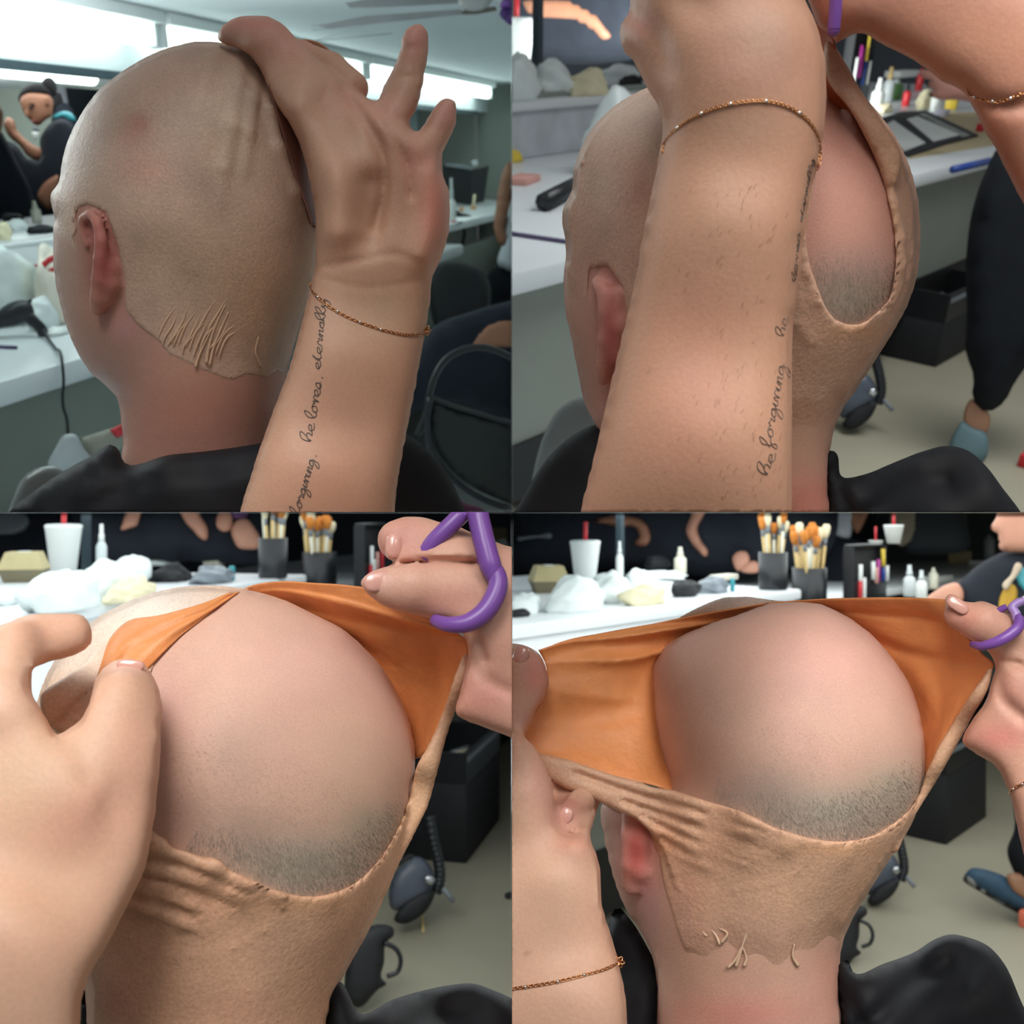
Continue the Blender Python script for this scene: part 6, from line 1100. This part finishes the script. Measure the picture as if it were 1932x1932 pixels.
bag(R, (580, 200), -.22, 260, 36, 'flat white paper behind the pouch, lower left picture', 48); bottle(R, (650, 180), -.22, 52, 120, 'ivory spray bottle above the head, lower left picture'); bottle(R, (383, 235), -.22, 40, 190, 'tall clear tube with a red base, lower left picture', CLEAR, 'tube_bottle', FOAM); bottle(R, (525, 140), -.22, 50, 100, 'clear pump bottle behind the bags, lower left picture', CLEAR, 'small_bottle', CLEAR); boxy('lighter', R, (875, 258), -.22, (20, 20, 54), TEAL, 'teal lighter standing on the ledge, lower left picture', 'lighter')
bag(R, (520, 155), -.22, 180, 50, 'black mesh pouch before the seated client, lower left picture', 49, BLKM, 'pouch')
boxy('makeup_box', R, (840, 195), -.22, (180, 60, 24), IVORY, 'long ivory box behind the lighter, lower left picture', 'box')
R3.box('trim_1', 3.05, 3.08, 2.3, 2.32, -.22, -.002, MIRR, **STR)
figure(2, 4.0, 'person', 'client in a dark cape with two bent bare arms behind the bottles, lower left picture', [
 ('clothing', [(300, -200), (1040, -200), (1040, 175), (700, 185), (320, 190)], 160, BCLOTH, 90),
 ('arm', [(462, 40), (500, -40), (540, -60), (528, 20), (516, 52), (490, 62), (455, 68)], 30, PSKIN, -60), ('arm', [(668, -60), (730, -40), (760, 20), (784, 60), (776, 108), (760, 102), (730, 72), (700, 40)], 34, PSKIN, -60),
 ('arm', [(815, 30), (830, 0), (868, 0), (880, 34), (868, 70), (840, 74), (820, 60)], 30, PSKIN, -60), ('hand', [(872, 70), (890, 34), (930, 26), (962, 60), (984, 110), (976, 136), (940, 142), (898, 134), (880, 104)], 34, PSKIN, -70), ('sleeve', [(870, -20), (930, -20), (932, 20), (880, 24)], 20, mat('plum_cloth', (96, 60, 104), .7), -60)])
figure(2, 4.4, 'person', 'seated figure in dark clothes at the upper left corner, lower left picture', [('clothing', [(-150, -150), (310, -150), (310, 210), (-150, 230)], 140, BCLOTH, 60), ('armrest', [(-60, 26), (110, 20), (112, 48), (-60, 56)], 14, GREYP, -60)])
pot(R3, (1030, 248), -.22, 108, 150, 'black brush pot on the ledge nearest the raised straw, lower left picture', 9, 51, 'make-up brush in the pot left of the organizer, lower left picture', 'brushes in the left pot, lower left picture')
pot(R3, (1205, 300), -.30, 130, 150, 'black brush pot beside the purple scissors hand, lower left picture', 12, 52, 'make-up brush in the fuller pot beside the hand, lower left picture', 'brushes in the right pot, lower left picture', 2.0)
organizer(R3, (1420, 300), -.30, 250, 250, 70, 'black make-up organizer behind the purple scissors, lower left picture', [(-.32, .35, .7, FOAM), (-.36, .15, .42, REDP), (-.24, .12, .5, FOAM), (-.1, .3, .6, PINKB), (.1, .3, .65, REDP)], 'in the organizer behind the scissors')
R3.box('wall_far', 7.4, 7.44, -3, 3.5, -1.2, -.001, DARK, **STR)
boxy('makeup_box', R3, (1490, 120), -.22, (90, 50, 30), FOAM, 'white cup lid tray behind the scissors hand, lower left picture', 'tray'); boxy('takeout_box', R3, (1870, 110), -.22, (130, 80, 50), KRAFT, 'kraft takeout box at the upper right of the scissors, lower left picture', 'box', .3); bag(R3, (1890, 140), -.22, 110, 40, 'white napkin under the kraft box, lower left picture', 55, FOAM, 'napkin', cat='napkin')
kit(R3, (1760, 1328), 'black case on the floor right of the cap, lower left picture', .46, .24, .36)
bottle(R3, (1660, 1250), -1.15, 46, 110, 'teal bottle with a green cap against the black case', mat('teal_bottle', (40, 90, 100), .4), 'spray_bottle', mat('green_cap', (60, 130, 70), .4), .3)
floor_gear(2, 2.78, 20, 0, 1., 'grey air blower with black hose lying on the floor, lower left picture', 'black shoulder bag with a strap loop on the floor, lower left picture', 2.44)
rod('wooden_stick', R3, (1592, 1520), (1597, 1590), -1.15, 5, WOOD, 'thin wooden stick on the floor below the blower, lower left picture', 'stick')
figure(2, 2.95, 'person', 'tip of a dark shoe at the right edge, lower left picture', [('shoe', [(1905, 1440), (1932, 1430), (1990, 1430), (1990, 1490), (1920, 1480)], 20, BLKM, 0)])
# ---------------------------------------------------------------- lower right room
R = R4
cup(R, (276, 268), -.22, 116, 158, 'white foam cup with a red straw, above the stretched orange flap', .46); clamshell(R, (138, 302), -.22, 170, 100, 'kraft takeout box beside the foam cup, lower right picture', .9)
bag(R, (240, 372), -.22, 270, 130, 'big white plastic bag in front of the foam cup, lower right picture', 61); bag(R, (370, 340), -.22, 200, 120, 'white plastic bag right of the foam cup, lower right picture', 62); bag(R, (490, 300), -.22, 170, 90, 'peaked white plastic bag behind the cream tissue, lower right picture', 63); bag(R, (60, 380), -.22, 130, 80, 'white plastic bag under the takeout box, lower right picture', 64)
bag(R, (505, 348), -.22, 200, 80, 'cream tissue pile above the orange flap, lower right picture', 65, CREAM, 'tissue', cat='tissue'); bag(R, (650, 318), -.22, 150, 60, 'black pouch on the ledge above the crown, lower right picture', 66, BLKM, 'pouch'); bag(R, (760, 305), -.22, 150, 60, 'clear grey bag of supplies on the ledge, lower right picture', 67, mat('smoky_bag', (120, 128, 136), .3, var=.3, vs=20, bump=.4), 'supply_bag')
bag(R, (580, 252), -.22, 220, 30, 'flat white paper behind the pouch, lower right picture', 68); bottle(R, (635, 232), -.22, 46, 100, 'ivory spray bottle above the crown, lower right picture'); bottle(R, (406, 250), -.22, 28, 140, 'tall white tube with a red base, lower right picture', FOAM, 'tube_bottle', FOAM); bottle(R, (525, 200), -.22, 40, 90, 'clear pump bottle behind the bags, lower right picture', CLEAR, 'small_bottle', CLEAR); boxy('lighter', R, (832, 300), -.22, (16, 16, 50), TEAL, 'teal lighter standing on the ledge, lower right picture', 'lighter')
bag(R, (545, 212), -.22, 130, 46, 'black mesh pouch before the seated client, lower right picture', 69, BLKM, 'pouch'); bag(R, (20, 395), -.22, 110, 30, 'dark towel at the left end of the ledge, lower right picture', 70, BLKM, 'towel', cat='towel'); boxy('makeup_box', R, (800, 255), -.22, (130, 50, 20), IVORY, 'long ivory box behind the lighter, lower right picture', 'box')
P = R4.on_h(410, 250, -.22); a_, w_, _ = R4.co(P); R4.box('trim_1', a_, a_+.02, w_, w_+.02, -.22, -.002, MIRR, **STR)
figure(3, 3.9, 'person', 'client in a dark cape with bent bare arms behind the foam cup, lower right', [
 ('clothing', [(-100, -200), (1200, -200), (1200, 150), (930, 240), (500, 225), (100, 230), (-100, 230)], 160, BCLOTH, 90),
 ('arm', [(290, 36), (340, 20), (380, 12), (440, 15), (490, 30), (515, 60), (522, 105), (505, 128), (460, 120), (478, 90), (468, 62), (400, 56), (350, 44)], 30, BSKIN, -60), ('arm', [(700, -60), (745, -50), (720, 20), (700, 60), (715, 110), (740, 150), (732, 172), (705, 150), (672, 110), (655, 70), (672, 20)], 30, PSKIN, -60),
 ('arm', [(832, 170), (850, 150), (884, 150), (898, 178), (890, 205), (850, 222), (836, 200)], 26, PSKIN, -60), ('hand', [(862, 222), (890, 190), (916, 184), (934, 200), (930, 225), (900, 232)], 24, PSKIN, -70), ('chair_arm', [(20, 96), (50, 90), (100, 86), (150, 82), (152, 94), (100, 99), (50, 104), (22, 108)], 6, GREYP, -60)])
figure(3, 4.3, 'person', 'person in a white top and dark skirt standing behind the brush pots', [('clothing', [(1195, -150), (1290, -150), (1285, 60), (1275, 98), (1205, 84)], 40, WCLOTH, 0), ('skirt', [(1180, 84), (1280, 98), (1330, 120), (1330, 260), (1170, 260)], 50, BCLOTH, 20), ('arm', [(1290, -100), (1340, -100), (1330, 40), (1300, 80), (1285, 60)], 24, BSKIN, -10), ('wrap', [(905, -100), (1195, -100), (1195, 60), (1150, 160), (930, 160)], 60, BCLOTH, 30), ('scarf', [(880, -60), (925, -60), (900, 60), (880, 140), (872, 60)], 14, mat('plum_cloth', (96, 60, 104), .7), -20)])
figure(3, 4.6, 'person', 'dark-clad torso behind the cups on the organizer', [('clothing', [(1490, -120), (1690, -120), (1720, 60), (1730, 130), (1600, 160), (1480, 150)], 80, mat('charcoal_shirt', (38, 44, 50), .75), 0), ('pole', [(1470, -60), (1490, -60), (1478, 130), (1462, 130)], 10, mat('tan_pole', (150, 140, 120), .5), -60)])
pot(R4, (985, 292), -.22, 108, 140, 'black brush pot on the end of the ledge, lower right picture', 9, 71, 'make-up brush in the pot at the ledge end, lower right picture', 'brushes in the left pot, lower right picture')
pot(R4, (1122, 360), -.30, 128, 150, 'black brush pot before the organizer, lower right picture', 12, 72, 'make-up brush in the fuller pot before the organizer, lower right picture', 'brushes in the right pot, lower right picture', 2.0)
organizer(R4, (1350, 355), -.30, 290, 225, 70, 'black make-up organizer above the right orange flap, lower right picture', [(-.40, .4, .72, FOAM), (-.41, .15, .45, REDP), (-.30, .12, .5, FOAM), (-.02, .45, .75, FOAM), (.08, .38, .65, PINKB), (.14, .4, .78, MAG), (.30, .62, .95, YEL), (.30, .4, .66, BLUEP), (.42, .4, .66, FOAM)], 'in the organizer above the right flap')
P = R4.on_h(1350, 355, -.30); k_ = R4.size(P, 1.); hh = -.30+225*k_*1.012+.007
cup(R4, (1440, 118), hh, 72, 68, 'white foam cup with a red straw on top of the organizer', .7); cup(R4, (1372, 122), hh, 54, 14, 'flat white lid with a red straw on top of the organizer', 3.8)
bottle(R4, (1500, 320), -.30, 44, 120, 'clear bottle at the right end of the organizer', CLEAR, 'lotion_bottle', CLEAR); bottle(R4, (1545, 330), -.30, 40, 110, 'white lotion bottle right of the clear bottle, lower right picture', FOAM, 'lotion_bottle', CLEAR); bottle(R4, (1590, 290), -.30, 34, 80, 'small ivory jar behind the white bottle, lower right picture', IVORY, 'jar', IVORY, .2)
boxy('makeup_box', R4, (1610, 262), -.30, (170, 50, 22), FOAM, 'long white tray box beyond the bottles, lower right picture', 'box'); boxy('takeout_box', R4, (1685, 190), -.30, (120, 80, 44), KRAFT, 'kraft takeout box beyond the bottles, lower right picture', 'box', .4); boxy('napkin_stack', R4, (1760, 200), -.30, (80, 60, 18), FOAM, 'white napkin stack beside the far kraft box', 'napkins', .2)
bottle(R4, (1800, 175), -.30, 40, 90, 'clear tumbler in front of the face in profile', CLEAR, 'tumbler', CLEAR, .1)
figure(3, 2.6, 'person', 'person in black seen in profile at the right edge, mustard scarf, arm reaching left', [
 ('clothing', [(1690, 268), (1740, 215), (1800, 175), (1860, 150), (1932, 150), (2150, 160), (2150, 420), (1860, 430), (1760, 400), (1690, 340)], 110, BCLOTH, 30),
 ('body', [(1806, 62), (1814, 42), (1824, 28), (1832, -10), (1850, -60), (1932, -80), (2080, -60), (2080, 120), (1990, 160), (1930, 156), (1880, 152), (1848, 146), (1836, 128), (1842, 112), (1834, 100), (1838, 86), (1820, 74)], 80, PSKIN, -20),
 ('hair', [(1850, -60), (1940, -40), (2000, 20), (2020, 160), (2120, 160), (2120, -120), (1850, -120)], 100, BHAIR, -30),
 ('forearm', [(1560, 330), (1600, 296), (1640, 274), (1680, 268), (1704, 300), (1700, 340), (1640, 345)], 34, PSKIN, -20),
 ('scarf', [(1836, 350), (1850, 300), (1880, 268), (1900, 280), (1905, 330), (1880, 370), (1840, 380)], 24, mat('mustard_cloth', (176, 136, 40), .75), -60), ('collar', [(1900, 230), (1960, 200), (2040, 210), (2040, 300), (1930, 300)], 30, TEAL, -50), ('strap', [(1850, 280), (1880, 240), (1910, 190), (1922, 196), (1890, 262), (1860, 296)], 8, mat('beige_strap', (190, 172, 150), .7), -90)])
R4.box('wall_far', 7.4, 7.44, -3, 3.1, -1.2, -.001, mat('grey_far_wall', (96, 104, 104), .7), **STR)
kit(R4, (1640, 1258), 'black case on the floor right of the stretched cap, lower right picture', .42, .40, .34)
floor_gear(3, 3.16, -145, -40, .8, 'grey air blower with black hose lying on the floor, lower right picture', 'black shoulder bag with a strap loop beside the neck, lower right picture', 2.82)
figure(3, 3.15, 'person', 'foot in a teal slip-on shoe below black trousers at the right edge', [
 ('shoe', [(1705, 1375), (1730, 1345), (1790, 1350), (1850, 1370), (1900, 1400), (2060, 1440), (2060, 1560), (1900, 1500), (1790, 1440)], 60, mat('teal_navy_canvas', (40, 70, 92), .7, var=.2), 0),
 ('sole', [(1703, 1378), (1790, 1448), (1900, 1510), (2060, 1575), (2060, 1550), (1900, 1492), (1800, 1436), (1720, 1372)], 40, mat('grey_rubber', (110, 110, 104), .6), -20), ('ankle', [(1868, 1370), (1920, 1360), (2000, 1400), (2000, 1480), (1930, 1460), (1880, 1420)], 36, DSKIN, -30),
 ('trousers', [(1905, 1060), (1990, 1040), (2160, 1060), (2160, 1440), (2000, 1430), (1930, 1400), (1885, 1340), (1868, 1280), (1895, 1200)], 90, NAVY, -10)])
boxy('cosmetic_pot', R4, (1945, 1565), -1.15, (50, 50, 60), mat('coral', (214, 110, 84), .6), 'coral capped bottle on the floor at the right edge', 'cap')
